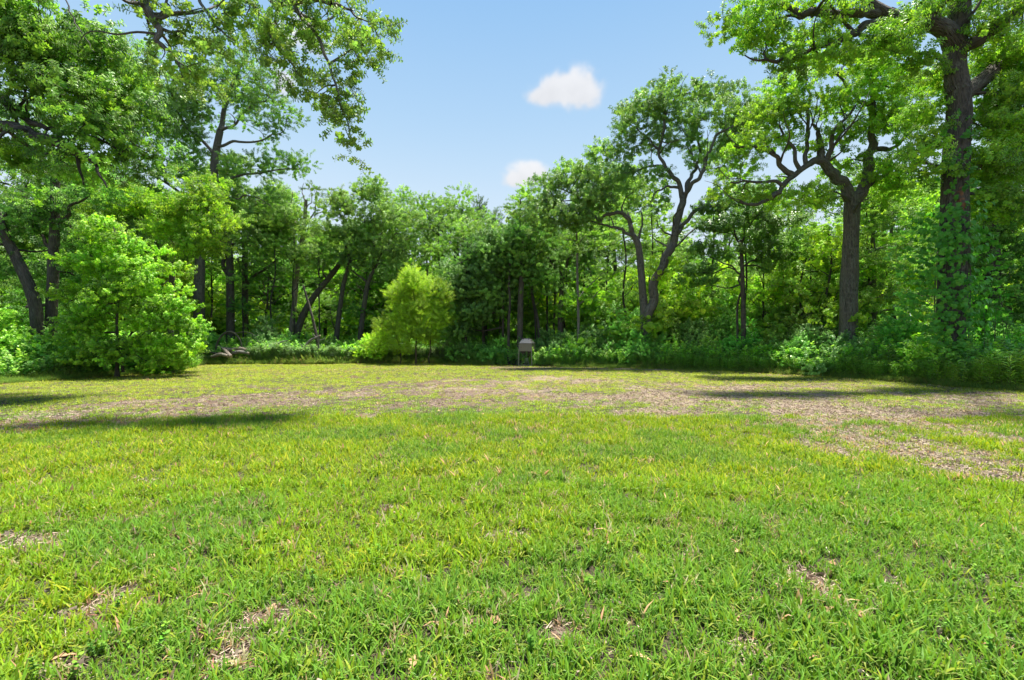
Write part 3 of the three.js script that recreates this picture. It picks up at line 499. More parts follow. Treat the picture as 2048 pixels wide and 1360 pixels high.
tree({ name: 'thick_trunk_tree', label: 'thick dark trunk standing right behind the feeder', seed: 140, d: 30, bark: BARK.dark, blob: .8, per: 26, dens: .9, green: GREEN.deep, limbs: [L([.24, .16], [1039, 728], [1040, 680], [1041, 600], [1044, 540], [1042, 480]), L([.08, .02], [1042, 560], [1070, 520], [1090, 490])], clumps: [[1040, 470, 46, 22], [1080, 480, 40, 20], [1060, 530, 46, 20], [1090, 560, 40, 18], [1010, 505, 36, 18]] });
tree({ name: 'open_fork_tree', label: 'thick trunk with open fork halfway between feeder and double-stemmed oak', seed: 141, d: 31, bark: BARK.dark, blob: .8, per: 24, dens: .65, green: GREEN.blue, limbs: [L([.24, .15], [1121, 728], [1121, 660], [1122, 605], [1125, 545]), L([.1, .03], [1125, 548], [1114, 540], [1100, 520], [1085, 500]), L([.1, .03], [1125, 548], [1136, 520], [1150, 500], [1170, 470])], clumps: [[1085, 490, 36, 20], [1150, 490, 36, 20], [1110, 530, 36, 18], [1180, 520, 40, 20], [1150, 560, 46, 16], [1090, 580, 40, 16]] });
tree({ name: 'pale_slender_tree', label: 'tall slender pale trunk left of the double-stemmed oak', seed: 142, d: 28.5, bark: BARK.grey, blob: .7, per: 22, dens: .5, green: GREEN.oak, limbs: [L([.11, .06], [1156, 730], [1157, 650], [1155, 560], [1154, 490], [1152, 452]), L([.06, .02], [1155, 493], [1160, 482], [1172, 470], [1186, 458], [1200, 450]), L([.05, .02], [1156, 600], [1180, 570], [1210, 540]), L([.05, .02], [1157, 610], [1180, 600], [1200, 580])], clumps: [[1150, 440, 36, 18], [1200, 440, 36, 16], [1215, 540, 36, 16], [1130, 480, 26, 14]] });
tree({ name: 'double_stemmed_oak', label: 'gnarled oak with two stems and an arching limb, its grey-green crown against the sky', seed: 143, sides: 0.7, d: 26.5, bark: BARK.oak, blob: .6, per: 23, dens: .85, reach: 6, green: GREEN.oak.map((c) => [c[0] * .92, c[1] * .9, c[2] * 1.2]),
  limbs: [L([.29, .17], [1291, 735], [1290, 660], [1283, 555], [1276, 490], [1270, 474]), L([.16, .08], [1272, 480], [1264, 466], [1258, 438], [1248, 428], [1236, 425], [1212, 429], [1196, 445]), L([.11, .04], [1268, 473], [1244, 460], [1228, 454], [1208, 450], [1180, 440]), L([.09, .03], [1274, 484], [1280, 465], [1284, 445], [1282, 420]),
    L([.27, .18], [1290, 660, 0], [1306, 570, -.3], [1332, 512, -.6], [1349, 475, -.6], [1358, 436, -.6], [1365, 391, -.5]), L([.13, .05], [1352, 470, -.6], [1364, 450, -.6], [1392, 421, -.9], [1412, 416, -1.1], [1433, 411, -1.2], [1447, 403, -1.2], [1470, 394, -1.3]), L([.15, .06], [1364, 395, -.5], [1355, 362, -.5], [1331, 337, -.5], [1318, 303, -.4], [1324, 270, -.2]), L([.14, .04], [1365, 395, -.5], [1378, 379, -.7], [1402, 347, -.9], [1419, 303, -1], [1433, 269, -1], [1477, 242, -1.2], [1520, 212, -1.2]), L([.12, .04], [1374, 384, -.7], [1385, 345, .2], [1398, 320, .4], [1397, 285, .5], [1395, 252, .4], [1410, 215, .4]),
    L([.1, .03], [1333, 338, -.5], [1315, 331, -.3], [1297, 333, -.2], [1267, 343, -.1], [1240, 352, 0]), L([.09, .025], [1356, 375, -.5], [1335, 372, -.6], [1314, 381, -.7], [1301, 404, -.8]), L([.1, .03], [1324, 272, -.2], [1330, 230, 0], [1328, 190, .2]), L([.08, .025], [1320, 300, -.4], [1290, 270, -.3], [1262, 250, 0]), L([.06, .02], [1349, 472, -.6], [1330, 466, -.8], [1318, 455, -.9], [1312, 440, -.9]), L([.07, .03], [1340, 500, -.5], [1380, 465, .2], [1405, 452, .4]), L([.08, .03], [1198, 443], [1170, 410, .3], [1140, 385, .5], [1110, 375, .6])],
  clumps: [[1328, 172, 32, 20], [1380, 185, 48, 20], [1440, 190, 42, 24], [1285, 212, 44, 22], [1335, 225, 56, 24], [1250, 245, 30, 24], [1410, 240, 50, 24], [1490, 220, 40, 30], [1290, 270, 44, 18], [1255, 295, 30, 14], [1460, 290, 44, 20], [1385, 285, 36, 14], [1340, 290, 28, 12], [1500, 270, 36, 26], [1430, 330, 40, 14], [1310, 350, 34, 12], [1255, 340, 26, 10],
    [1165, 335, 40, 20], [1205, 308, 30, 18], [1115, 368, 36, 24], [1170, 370, 50, 24], [1230, 365, 30, 18], [1085, 410, 30, 20], [1140, 410, 50, 24], [1200, 400, 36, 18], [1110, 445, 50, 18], [1170, 440, 44, 16], [1070, 440, 24, 14], [1300, 410, 34, 10], [1450, 400, 36, 10]] });
tree({ name: 'tiered_dogwood', label: 'understorey tree with flat tiers of leaves between double-stemmed oak and pillar-trunked oak', seed: 144, d: 24.5, bark: BARK.dark, leaf: 'layer', mat: SHINY, blob: .75, per: 26, flat: .22, dens: 1.0, up: .8, green: GREEN.vine.map((c) => [c[0] * 1.4, c[1] * .95, c[2]]),
  limbs: [L([.16, .09], [1487, 735], [1487, 660], [1486, 590], [1484, 534], [1482, 480]), L([.06, .02], [1484, 534], [1510, 520], [1540, 500]), L([.06, .02], [1484, 550], [1460, 530], [1420, 515]), L([.06, .02], [1482, 490], [1500, 450], [1530, 420]), L([.06, .02], [1482, 490], [1460, 450], [1430, 425]), L([.08, .05], [1476, 735], [1478, 660], [1480, 590], [1482, 545])], clumps: [[1450, 420, 50, 10], [1530, 415, 50, 12], [1490, 440, 60, 10], [1550, 455, 50, 10], [1430, 470, 44, 10], [1500, 475, 60, 10], [1400, 500, 40, 9], [1560, 495, 40, 9], [1460, 505, 50, 10], [1520, 525, 50, 9], [1410, 545, 40, 8], [1560, 540, 40, 8], [1400, 575, 34, 8]] });
tree({ name: 'pillar_oak', label: 'oak with a straight pillar-like trunk and twisted limbs, left of the vine-clad oak', seed: 145, sides: 0.8, d: 21, bark: BARK.oak, blob: .56, per: 24, dens: .95, reach: 4, green: GREEN.lime.map((c) => [c[0] * .85, c[1] * .88, c[2]]),
  limbs: [L([.39, .32], [1694, 765], [1697, 650], [1700, 534], [1704, 430], [1706, 392]), L([.28, .09], [1704, 400, 0], [1690, 372, 0], [1668, 350, -.2], [1650, 328, -.3], [1635, 321, -.3], [1618, 328, -.3], [1587, 353, -.4], [1558, 386, -.6]), L([.12, .05], [1560, 384, -.6], [1536, 398, -.7], [1514, 408, -.8], [1480, 402, -.9]), L([.14, .04], [1588, 352, -.4], [1566, 338, -.4], [1547, 309, -.5], [1510, 294, -.6], [1462, 290, -.7]), L([.1, .03], [1570, 370, -.5], [1547, 362, -.6], [1500, 364, -.7], [1462, 364, -.7]), L([.15, .05], [1640, 322, -.3], [1643, 290, -.1], [1636, 260, 0], [1622, 248, .1]), L([.13, .04], [1650, 330, -.3], [1664, 296, -.5], [1666, 265, -.6], [1692, 236, -.5], [1712, 210, -.4]), L([.11, .03], [1612, 330, -.3], [1614, 280, 0], [1620, 190, .2], [1612, 147, .3]), L([.1, .03], [1600, 340, -.3], [1578, 285, -.2], [1558, 250, 0]),
    L([.3, .17], [1705, 400, 0], [1722, 388, 0], [1734, 360, .1], [1737, 322, .1], [1748, 285, .1]), L([.15, .05], [1748, 288, .1], [1740, 245, .1], [1745, 206, .2], [1746, 147, .3], [1742, 100, .3]), L([.13, .04], [1745, 300, .1], [1775, 300, .3], [1800, 285, .5], [1820, 260, .6]), L([.09, .03], [1740, 212, .2], [1715, 200, .1], [1690, 165, .1], [1665, 142, 0], [1635, 130, 0]), L([.06, .02], [1700, 402, -.2], [1672, 384, -.8], [1650, 380, -1]), L([.06, .02], [1704, 425, -.2], [1728, 400, -.9], [1745, 394, -1.1])],
  clumps: [[1565, 175, 40, 24], [1625, 140, 44, 22], [1690, 130, 44, 20], [1755, 130, 44, 24], [1800, 170, 36, 30], [1545, 225, 40, 22], [1600, 225, 36, 18], [1665, 195, 44, 20], [1735, 185, 36, 20], [1770, 230, 40, 24], [1820, 230, 30, 26], [1500, 300, 40, 14], [1480, 335, 36, 14], [1540, 280, 34, 14], [1590, 290, 28, 12], [1545, 400, 40, 12], [1600, 400, 50, 14], [1480, 385, 36, 12], [1640, 285, 24, 12], [1690, 265, 26, 12], [1795, 310, 40, 26], [1750, 360, 36, 18], [1660, 400, 34, 12], [1800, 370, 40, 20], [1505, 250, 30, 16], [1700, 320, 26, 10]] });
tree({ name: 'light_green_tree', label: 'light yellow-green tree filling the gap between the pillar-trunked oak and the vine-clad oak', seed: 150, d: 27, bark: BARK.dark, leaf: 'layer', blob: .75, per: 22, dens: .8, flat: .45, green: GREEN.lime,
  limbs: [L([.15, .06], [1790, 745], [1788, 640], [1780, 540], [1784, 440], [1790, 380]), L([.06, .02], [1782, 540], [1740, 500], [1720, 470]), L([.06, .02], [1782, 560], [1820, 520], [1840, 500])], clumps: [[1790, 380, 50, 24], [1750, 430, 44, 20], [1820, 430, 44, 22], [1740, 490, 40, 18], [1790, 500, 50, 20], [1760, 550, 44, 18], [1830, 560, 40, 18], [1750, 600, 36, 14]] });
tree({ name: 'thin_understorey_tree', label: 'thin lime-leaved tree just left of the pillar oak trunk, sky showing through it', seed: 151, d: 26, bark: BARK.dark, leaf: 'layer', blob: .7, per: 20, dens: .6, flat: .4, green: GREEN.lime,
  limbs: [L([.09, .03], [1640, 742], [1642, 660], [1638, 580], [1630, 500]), L([.04, .015], [1639, 590], [1600, 550], [1580, 520]), L([.04, .015], [1638, 570], [1660, 540], [1680, 520])], clumps: [[1620, 470, 40, 16], [1660, 500, 34, 14], [1590, 520, 36, 14], [1640, 540, 44, 14], [1600, 590, 40, 14], [1660, 590, 30, 12]] });
tree({ name: 'vine_clad_oak', label: 'massive oak at right with large-leaved vine covering its lower trunk', seed: 146, sides: 0.6, d: 17, bark: BARK.dark, leaf: 'oak', size: .9, blob: .5, per: 24, dens: 1.2, reach: 4, green: GREEN.bright.map((c) => [c[0] * 1.02, c[1] * .9, c[2]]),
  limbs: [L([.46, .37], [1898, 790], [1900, 640], [1905, 534], [1910, 400], [1914, 300], [1918, 220], [1917, 173]), L([.38, .28], [1917, 185], [1915, 120], [1915, 37], [1918, -60], [1925, -160]), L([.34, .12], [1912, 95], [1889, 62, -.2], [1852, 42, -.4], [1815, 38, -.5], [1786, 33, -.6], [1753, 18, -.8], [1731, -4, -.9], [1715, -30, -1]), L([.17, .05], [1790, 36, -.6], [1745, 48, -.9], [1705, 66, -1.1], [1672, 85, -1.2], [1620, 103, -1.4], [1554, 125, -1.5]), L([.18, .08], [1760, 22, -.7], [1725, 26, -1], [1690, 25, -1.2], [1657, 27, -1.3], [1602, 33, -1.4], [1576, 15, -1.4], [1540, -2, -1.4], [1510, -20, -1.4]), L([.18, .1], [1886, 60, -.2], [1872, 34, -.3], [1860, 18, -.3], [1841, 4, -.4]), L([.32, .2], [1916, 195], [1948, 172, .2], [1988, 140, .4], [2048, 85, .6], [2110, 40, .8]), L([.24, .14], [1915, 100], [1960, 80, -.5], [2003, 48, -.8], [2048, 11, -1], [2100, -40, -1]), L([.2, .08], [1918, -60, 0], [1930, -130, -2], [1935, -110, -4], [1900, -90, -5], [1860, -80, -5.4]), L([.1, .04], [1935, -110, -4], [2000, -100, -5], [2070, -70, -5.3]), L([.07, .02], [1556, 124, -1.5], [1520, 120, -1.5], [1490, 110, -1.5]), L([.06, .02], [1600, 33, -1.4], [1550, 40, -1.5], [1500, 50, -1.5])],
  clumps: [[1465, 25, 26, 18, -1.4], [1500, 50, 30, 20, -1.4], [1545, 30, 34, 18, -1.4], [1530, 85, 30, 18, -1.4], [1590, 80, 36, 20, -1.3], [1650, 60, 40, 18, -1.2], [1640, 110, 40, 16, -1.2], [1700, 100, 40, 20, -1], [1760, 80, 36, 22, -.8], [1570, 125, 30, 12, -1.4], [1810, 80, 36, 22, -.6], [1850, 110, 34, 26, -.4], [1700, 20, 36, 14, -1], [1620, 10, 36, 12, -1.3], [1830, 20, 30, 20, -.4],
    [1980, 60, 40, 30, -.6], [2030, 120, 36, 34, .2], [1985, 190, 40, 28, .2], [2030, 230, 36, 34, .4], [1960, 250, 36, 26, .2], [1865, 150, 30, 22, .8], [1855, 215, 30, 24, .7], [1950, 130, 26, 18, .9], [1965, 330, 44, 28, .2], [2030, 330, 40, 34, .6], [1840, 290, 34, 24, .4], [1850, 350, 30, 20, .2], [1965, 410, 32, 20, .4], [2010, 420, 40, 28, .3], [1880, 10, 34, 20], [1960, 0, 40, 22], [2080, 180, 60, 80, .5], [1820, 330, 26, 18, -.6], [2000, 120, 30, 18, .8], [1880, -85, 70, 26, -5, .5], [1990, -95, 70, 26, -5, .5], [2080, -60, 70, 30, -5, .8]] });
{ // a torn, rusty brown wound in the bark above the vine
  const oak = scene.children.find((c) => c.name === 'vine_clad_oak'), gb = new GB(), nu = 14, nv = 22;
  for (let j = 0; j <= nv; j++) for (let i = 0; i <= nu; i++) {
    const u = i / nu * 2 - 1, v = j / nv * 2 - 1, py = 405 - v * 34, c = P(1910, py, 17), e = 1 - Math.hypot(u * 1.05 + .25 * Math.sin(v * 5), v), n = fbm(u * 3, v * 6, 4, 3), R = .36 + .11 * clamp(e * 1.8) + (n - .5) * .05, an = -.35 + u * .42, k = .6 + n * .8;
    gb.p.push(c.x + Math.sin(an) * R - oak.position.x, c.y - oak.position.y, c.z + Math.cos(an) * R - oak.position.z); { const e2 = step(.42, .6, fbm(u * 2 + 9, v * 9, 2, 3)); gb.c.push(mix(.07, .22, e2) * k, mix(.055, .095, e2) * k, mix(.045, .045, e2) * k); };
  }
  for (let j = 0; j < nv; j++) for (let i = 0; i < nu; i++) { const a = j * (nu + 1) + i, q = a + nu + 1; gb.i.push(a, a + 1, q, a + 1, q + 1, q); }
  add(oak, 'bark_wound', gb.build(), new THREE.MeshStandardMaterial({ vertexColors: true, roughness: .9, side: THREE.DoubleSide })).userData.label = 'rusty brown wound in the bark';
}
tree({ name: 'edge_oak', label: 'shaded trunk overgrown with leaves at the right edge behind the vine-clad oak', seed: 147, d: 20, bark: BARK.dark, leaf: 'oak', blob: .65, per: 27, dens: 1.0, green: GREEN.deep, limbs: [L([.4, .25], [1985, 775], [1984, 640], [1980, 520], [1985, 400], [2000, 280], [2020, 180]), L([.1, .03], [1984, 430], [2020, 400], [2060, 380])], clumps: [[1990, 380, 50, 30], [2040, 420, 46, 34], [1960, 470, 40, 24], [2030, 500, 46, 30], [2000, 560, 50, 28], [2050, 600, 46, 34], [1960, 540, 36, 22], [2010, 650, 50, 26], [1990, 300, 44, 30], [2070, 300, 60, 60], [2040, 700, 46, 22], [1950, 620, 30, 22]] });
// ------------------------------------------------------------------ shrubs and undergrowth
const STEM = BARK.dark;
function shrub(o) {                                        // px, d: where it stands; w, h: half width and height in metres
  const r = rng(o.seed), x0 = (o.px - 1024) / F * o.d, foot = V(x0, ground(x0, -o.d), -o.d), root = thing(o.name ?? 'shrub', o.label, o.category ?? 'shrub', foot, o.group), st = new GB(), list = [];
  const K = Math.round((o.dens ?? 1) * 9 * (0.5 + o.w * o.h)), pal = o.green;
  const lobes = Array.from({ length: 3 + Math.floor(r() * 3) }, () => [(r() - .5) * 1.1 * o.w, (r() - .5) * .7 * o.w, .45 + r() * .65, .45 + r() * .35]);
  for (let k = 0; k < K; k++) {
    const lb = lobes[k % lobes.length], u = r() * 6.283, v = r() < .1 ? 1.1 + r() * .25 : Math.pow(r(), .7), q = 0.55 + 0.45 * Math.sqrt(r()), s = Math.sqrt(Math.max(.02, 1 - v * v)) * (0.75 + .5 * r()) * lb[3];
    const b = V(foot.x + lb[0] + Math.cos(u) * s * q * o.w, foot.y + 0.12 + v * q * o.h * lb[2], foot.z + lb[1] + Math.sin(u) * s * q * o.w * (o.depth ?? .8));
    if (k < 9) { const c = foot.clone().add(V((r() - .5) * .25 * o.w, -.05, (r() - .5) * .25 * o.w)); st.tube([c, c.clone().lerp(b, .5).add(V((r() - .5) * .2, .1, (r() - .5) * .2)), b], [.022, .014, .006], 5, 3, 0); }
    const tone = r(), lum = .8 + r() * .35, n = Math.round((o.per ?? 26) * (0.7 + r() * .6)), R = (o.blob ?? .38) * (.7 + r() * .6);
    for (let j = 0; j < n; j++) {
      const d = V(r() * 2 - 1, r() * 2 - 1, r() * 2 - 1); if (d.lengthSq() > 1) { j--; continue; }
      const p = V(b.x + d.x * R, Math.max(foot.y + .03, b.y + d.y * R * (o.flat ?? .7)), b.z + d.z * R); d.normalize(); d.y = d.y * .5 + .35; d.normalize();
      list.push({ p, d, s: (o.size ?? 1) * (.7 + r() * .6), c: tint(pal[0], pal[1], clamp(tone * .6 + r() * .4), lum) });
    }
  }
  add(root, 'stem', st.build(foot), STEM);
  leaves(root, 'foliage', SPRAY[o.leaf ?? 'shrub'][o.seed % 2], o.mat ?? SHINY, list, foot, true);
  TOTAL += list.length;
}
[
  ['dark rounded bush at the lawn edge in front of the double-stemmed oak', 1300, 25.4, 1.35, 1.55, 'deep'], ['pale-leaved shrub left of the dark rounded bush', 1195, 27.5, 1.2, 2.0, 'blue'], ['taller green shrub against the foot of the double-stemmed oak', 1250, 27.2, 1.2, 3.0, 'deep'],
  ['shrub with glinting leaves right of the dark rounded bush', 1385, 26, 1.5, 2.6, 'blue'], ['low green shrub below the glinting one', 1415, 24.6, 1.2, 1.2, 'oak'], ['dark upright shrub under the tiered understorey tree', 1455, 25.6, 1.2, 3.2, 'deep'], ['broad green shrub in front of the tiered understorey tree', 1490, 24, 1.4, 1.9, 'vine'],
  ['shrub with brownish tops between understorey tree and pillar-trunked oak', 1570, 23.4, 1.4, 2.5, 'olive'], ['low leafy shrub left of the pillar-trunked oak', 1590, 21.2, 1.3, 1.35, 'deep'], ['shrub with pale leaves directly left of the pillar-trunked oak', 1630, 21.5, 1.0, 2.0, 'blue'], ['dense low shrub at the foot of the pillar-trunked oak', 1690, 19.6, 1.35, 1.5, 'blue'],
  ['shrub right of the pillar-trunked oak foot', 1760, 19.6, 1.2, 1.9, 'deep'], ['leafy shrub left of the vine-clad oak', 1815, 17.9, 1.0, 2.2, 'vine'], ['bright green shrub at the foot of the vine-clad oak', 1875, 16, .95, 1.55, 'bright'], ['shrub under the right side of the vine-clad oak', 1965, 16.6, 1.0, 1.5, 'vine'], ['shrub at the right edge of the frame behind the weeds', 2040, 16.8, 1.1, 2.1, 'deep'],
  ['low spreading bush in the shade left of the young tree', 165, 20.6, 1.4, 1.0, 'deep'], ['dark low bush near the left end of the lawn edge', 95, 20, 1.4, 1.25, 'deep'], ['pale bright shrub at the far left edge', 20, 19.4, 1.3, 2.1, 'bright'], ['low bush right of the young tree stems', 320, 21.4, 1.1, .95, 'bright'],
  ['shrub left of the ivy-clad trunk behind the logs', 415, 32.2, 1.4, 1.9, 'deep'], ['shrub with grey-green leaves right of the ivy-clad trunk', 525, 32.6, 1.7, 2.3, 'blue'], ['shrub under the slanting oak', 585, 33, 1.6, 1.8, 'deep'], ['shrub between slanting oak and slim leaning trunk', 640, 32.6, 1.5, 1.6, 'oak'], ['bright shrub left of the yellow-green tree', 755, 30.6, 1.2, 1.5, 'lime'], ['dark shrub right of the yellow-green tree', 920, 31.5, 1.4, 1.6, 'deep'], ['shaded shrub left of the feeder', 985, 30.4, 1.2, 1.3, 'deep'], ['shrub right of the feeder in light shade', 1095, 30.5, 1.3, 1.9, 'blue'], ['pale shrub left of the pale slender trunk', 1140, 30, 1.3, 2.0, 'blue'],
].forEach(([label, px, d, w, h, g], k) => shrub({ seed: 300 + k, label, px, d: px > 1150 ? d + .8 : d, w, h, green: GREEN[g].map((c) => c.map((x) => x * (g === 'deep' || g === 'vine' ? 1.5 : 1.1))), size: d < 19 ? .9 : 1.05, dens: 1.25, per: 28, name: 'shrub' }));

{ // leafy cover under the trees and tall weeds along the edge: masses nobody could count
  const r = rng(9090), low = [], weeds = [];
  for (let k = 0; k < 44000; k++) {
    const px = -500 + r() * 3050, t = (px - 1024) / F; let e = 20; for (let q = 0; q < 3; q++) e = edgeAt(t * e, e);
    const back = .3 + Math.pow(r(), 2.4) * 28, D = e + back, X = t * D, n = fbm(X * .45, D * .45, 15, 3);
    if (r() > step(.3, .62, n) + .12) continue;
    const y = Math.pow(r(), 1.6) * (0.5 + 1.1 * n) * (.5 + Math.min(1, back * .4));
    low.push({ p: V(X, ground(X, -D) + y, -D), d: V((r() - .5), .7 + r(), (r() - .5)).normalize(), s: (0.9 + r() * .9) * (1 + back * .04), c: tint(GREEN.deep[0], n > .55 ? GREEN.bright[1] : GREEN.oak[1], r(), .95 + r() * .45) });
  }
  const u = leaves(scene, 'undergrowth', SPRAY.shrub[0], LEAF, low, null, true); Object.assign(u.userData, { label: 'low leafy undergrowth covering the floor of the wood', category: 'undergrowth' });
  const patch = (x0, x1, b0, b1, n, h, pal, keep) => { for (let k = 0; k < n; k++) { const px = mix(x0, x1, r()), t = (px - 1024) / F; let e = 20; for (let q = 0; q < 3; q++) e = edgeAt(t * e, e); const D = e + mix(b0, b1, r()), X = t * D, m = fbm(X * .7, D * .7, 25, 3); if (r() > step(keep, keep + .2, m)) continue; weeds.push({ p: V(X, ground(X, -D) - .03, -D), d: V((r() - .5) * .5, 1, (r() - .5) * .5).normalize(), s: h * (.7 + r() * .6) * (.6 + m), c: tint(pal[0], pal[1], r(), .8 + r() * .35) }); } };
  const grey = [[.17, .34, .08], [.32, .52, .14]];
  patch(500, 930, .1, 2.4, 4700, 1.3, grey, .22); patch(850, 915, .2, 1.2, 420, 1.45, [[.22, .36, .12], [.34, .48, .16]], .1); patch(1075, 1230, .2, 1.4, 700, .8, GREEN.bright, .2); patch(930, 1010, .3, 1.4, 300, .7, GREEN.bright, .3); patch(1240, 1880, -.1, .9, 1900, .8, GREEN.bright, .35); patch(1870, 2200, -.1, 1.6, 900, 1.0, GREEN.lime, .15); patch(380, 480, .1, .8, 200, .6, grey, .3);
  const w = leaves(scene, 'tall_weeds', SPRAY.weed[0], LEAF, weeds, null, true); Object.assign(w.userData, { label: 'knee-high leafy weeds growing along the edge of the lawn', category: 'weeds' });
  TOTAL += low.length + weeds.length;
}
// ------------------------------------------------------------------ the wood behind: a few kinds of tree, each copied
{
  const Dp = 30, X = (x) => 1024 + x * F / Dp, Y = (y) => 680 - (y - EYE) * F / Dp, M = (m) => m * F / Dp;
  const protos = [];
  const kinds = [['oak', 12.5, 3.2, .2, 'oak'], ['deep', 10.5, 2.6, .15, 'oak'], ['lime', 11.5, 3.0, .17, 'far'], ['bright', 9, 2.7, .13, 'layer'], ['oak', 14, 3.4, .24, 'far'], ['lime', 6.0, 2.2, .07, 'layer'], ['bright', 4.6, 1.8, .05, 'layer'], ['oak', 5.2, 2.0, .06, 'oak']];
  const label = (small) => small ? 'thin sapling in the wood behind the front row of trees, like its neighbours' : 'indistinct tree deep in the wood behind the front row, like its neighbours';
  kinds.forEach(([g, h, w, tr, lf], k) => {
    const r = rng(700 + k), small = h < 7, limbs = [L([tr, tr * .4], [X(0), 730], [X((r() - .5) * .5), Y(h * .35)], [X((r() - .5) * .9), Y(h * .65)], [X((r() - .5) * 1.2), Y(h * .9)])], clumps = [], low = small ? .22 : .34;
    for (let q = 0; q < (small ? 3 : 6); q++) { const y = h * (low + .5 * r()), s = r() < .5 ? -1 : 1, x = s * w * (.5 + r() * .5); limbs.push(L([tr * .4, tr * .1], [X(0), Y(y - .6)], [X(x * .5), Y(y + .2), (r() - .5) * w], [X(x), Y(y + .9), (r() - .5) * 2 * w])); }
    for (let q = 0; q < (small ? 9 : 16); q++) { const f = (q + .5) / (small ? 9 : 16), y = h * (low + (1 - low) * f), s = w * Math.sqrt(Math.max(.1, 1 - Math.pow((f - .38) / .68, 2))), x = (r() * 2 - 1) * s; clumps.push([X(x), Y(y), M(w * .42), M(h * .075), (r() * 2 - 1) * s]); }
    protos.push(tree({ name: small ? 'sapling' : 'wood_tree', label: label(small), group: small ? 'saplings in the wood' : 'trees of the wood behind', seed: 710 + k * 2, d: Dp, limbs, clumps, bark: k % 3 ? BARK.dark : BARK.oak, leaf: lf, blob: small ? .6 : .9, per: small ? 16 : 17, dens: small ? .75 : .58, flat: lf === 'layer' ? .4 : .7, green: GREEN[g], size: lf === 'layer' ? 1.25 : 1.1, reach: 8 }));
  });
  const r = rng(4321), spots = [];
  for (let k = 0; k < 2000 && spots.length < 112; k++) {
    const px = -700 + r() * 3450, t = (px - 1024) / F; let e = 20; for (let q = 0; q < 3; q++) e = edgeAt(t * e, e);
    const D = e + 6.5 + Math.pow(r(), 1.1) * 24, p = V(t * D, 0, -D);
    if (spots.every((q) => q.p.distanceTo(p) > 2.6)) spots.push({ p, D, e, px });
  }
  for (const [px, D] of [[610, 41], [655, 44], [705, 42], [765, 40], [800, 45], [852, 43], [955, 44], [1075, 42], [1120, 46], [560, 43], [300, 36], [180, 34]]) { const t = (px - 1024) / F; spots.push({ p: V(t * D, 0, -D), D, e: 29, px, kind: 0 }); }
  for (let k = 0; k < 38; k++) { const left = k >= 28, px = left ? 380 + r() * 700 : 1140 + r() * 560, t = (px - 1024) / F; let e = 20; for (let q = 0; q < 3; q++) e = edgeAt(t * e, e); const D = e + (left ? 7.5 : 3.6) + r() * 5; spots.push({ p: V(t * D, 0, -D), D, e, px, kind: 5 + k % 3 }); }
  let firsts = new Set();
  spots.forEach((s, k) => {
    const behind = s.D - s.e; let kind = s.kind ?? k % 8; if (s.kind === 0) kind = [0, 3, 4][k % 3]; else if (behind > 17 && kind < 5 && k >= 8 && k % 3) kind = 5 + k % 3; if (k < 8) kind = k;
    const open = s.px > 600 && s.px < 1180, cap = EYE + (open ? 215 : 330) / F * s.D; // the skyline of the photograph is low in the middle
    const small = kind > 4, root = firsts.has(kind) ? protos[kind].clone() : protos[kind];
    if (firsts.has(kind)) { root.name = numbered(small ? 'sapling' : 'wood_tree'); scene.add(root); } firsts.add(kind);
    s.p.y = ground(s.p.x, s.p.z); root.position.copy(s.p); root.rotation.y = r() * 6.283;
    const h = kinds[kind][1], sc = Math.min((small ? .9 : .85 + behind * .012) * (.8 + r() * .45), cap / h); root.scale.set(sc * (1 + r() * .2), sc, sc * (1 + r() * .2));
  });
  // slim dark stems that stand close behind the edge
  const Ds = 30, slim = tree({ name: 'slim_stem_tree', label: 'slim dark stem close behind the wood edge, sparse leaves high up, like its neighbours', group: 'slim stems behind the edge of the wood', seed: 760, d: Ds, bark: BARK.deep, blob: .6, per: 16, dens: .55, green: GREEN.oak,
    limbs: [L([.085, .03], [1024, 730], [1027, 640], [1021, 560], [1026, 470], [1022, 400]), L([.03, .01], [1023, 560], [1040, 530], [1062, 512]), L([.03, .01], [1024, 500], [1004, 470], [990, 455]), L([.025, .008], [1026, 620], [1042, 600], [1050, 580])], clumps: [[1022, 395, 34, 18], [1060, 420, 30, 14], [990, 440, 30, 14], [1050, 470, 26, 12], [1000, 510, 24, 10]] });
  for (let k = 0; k < 30; k++) {
    const px = k < 11 ? 880 + k * 27 + r() * 14 : k < 25 ? 1200 + (k - 11) * 40 + r() * 26 : 420 + (k - 25) * 52 + r() * 20, t = (px - 1024) / F; let e = 20; for (let q = 0; q < 3; q++) e = edgeAt(t * e, e);
    const D = e + 2 + r() * 4.5, o = k ? slim.clone() : slim; if (k) { o.name = numbered('slim_stem_tree'); scene.add(o); }
    o.position.set(t * D, ground(t * D, -D), -D); o.rotation.set((r() - .5) * .14, r() * 6.283, (r() - .5) * .14); o.scale.set(.7 + r() * .7, .65 + r() * .4, .7 + r() * .7);
  }
  // the far side of the wood, where single trees no longer show
  const far = [], q = rng(808);
  for (let k = 0; k < 15000; k++) { const az = (q() * 2 - 1) * 1.25, D = 62 + q() * 26, X0 = Math.sin(az) * D, Z0 = -Math.cos(az) * D, top = 9 + 5 * fbm(az * 9, 3, 1, 3), y = .3 + Math.pow(q(), .8) * top; far.push({ p: V(X0, y, Z0), d: V(q() - .5, q(), q() - .5).normalize(), s: 2.0 + q() * 1.6, c: tint(GREEN.oak[0], GREEN.lime[1], q(), .7 + q() * .35) }); }
  const f = leaves(scene, 'distant_woods', SPRAY.far[1], LEAF, far, null, true); Object.assign(f.userData, { label: 'mass of leaves on the far side of the wood seen between the trunks', category: 'woods' });
  TOTAL += far.length;
}
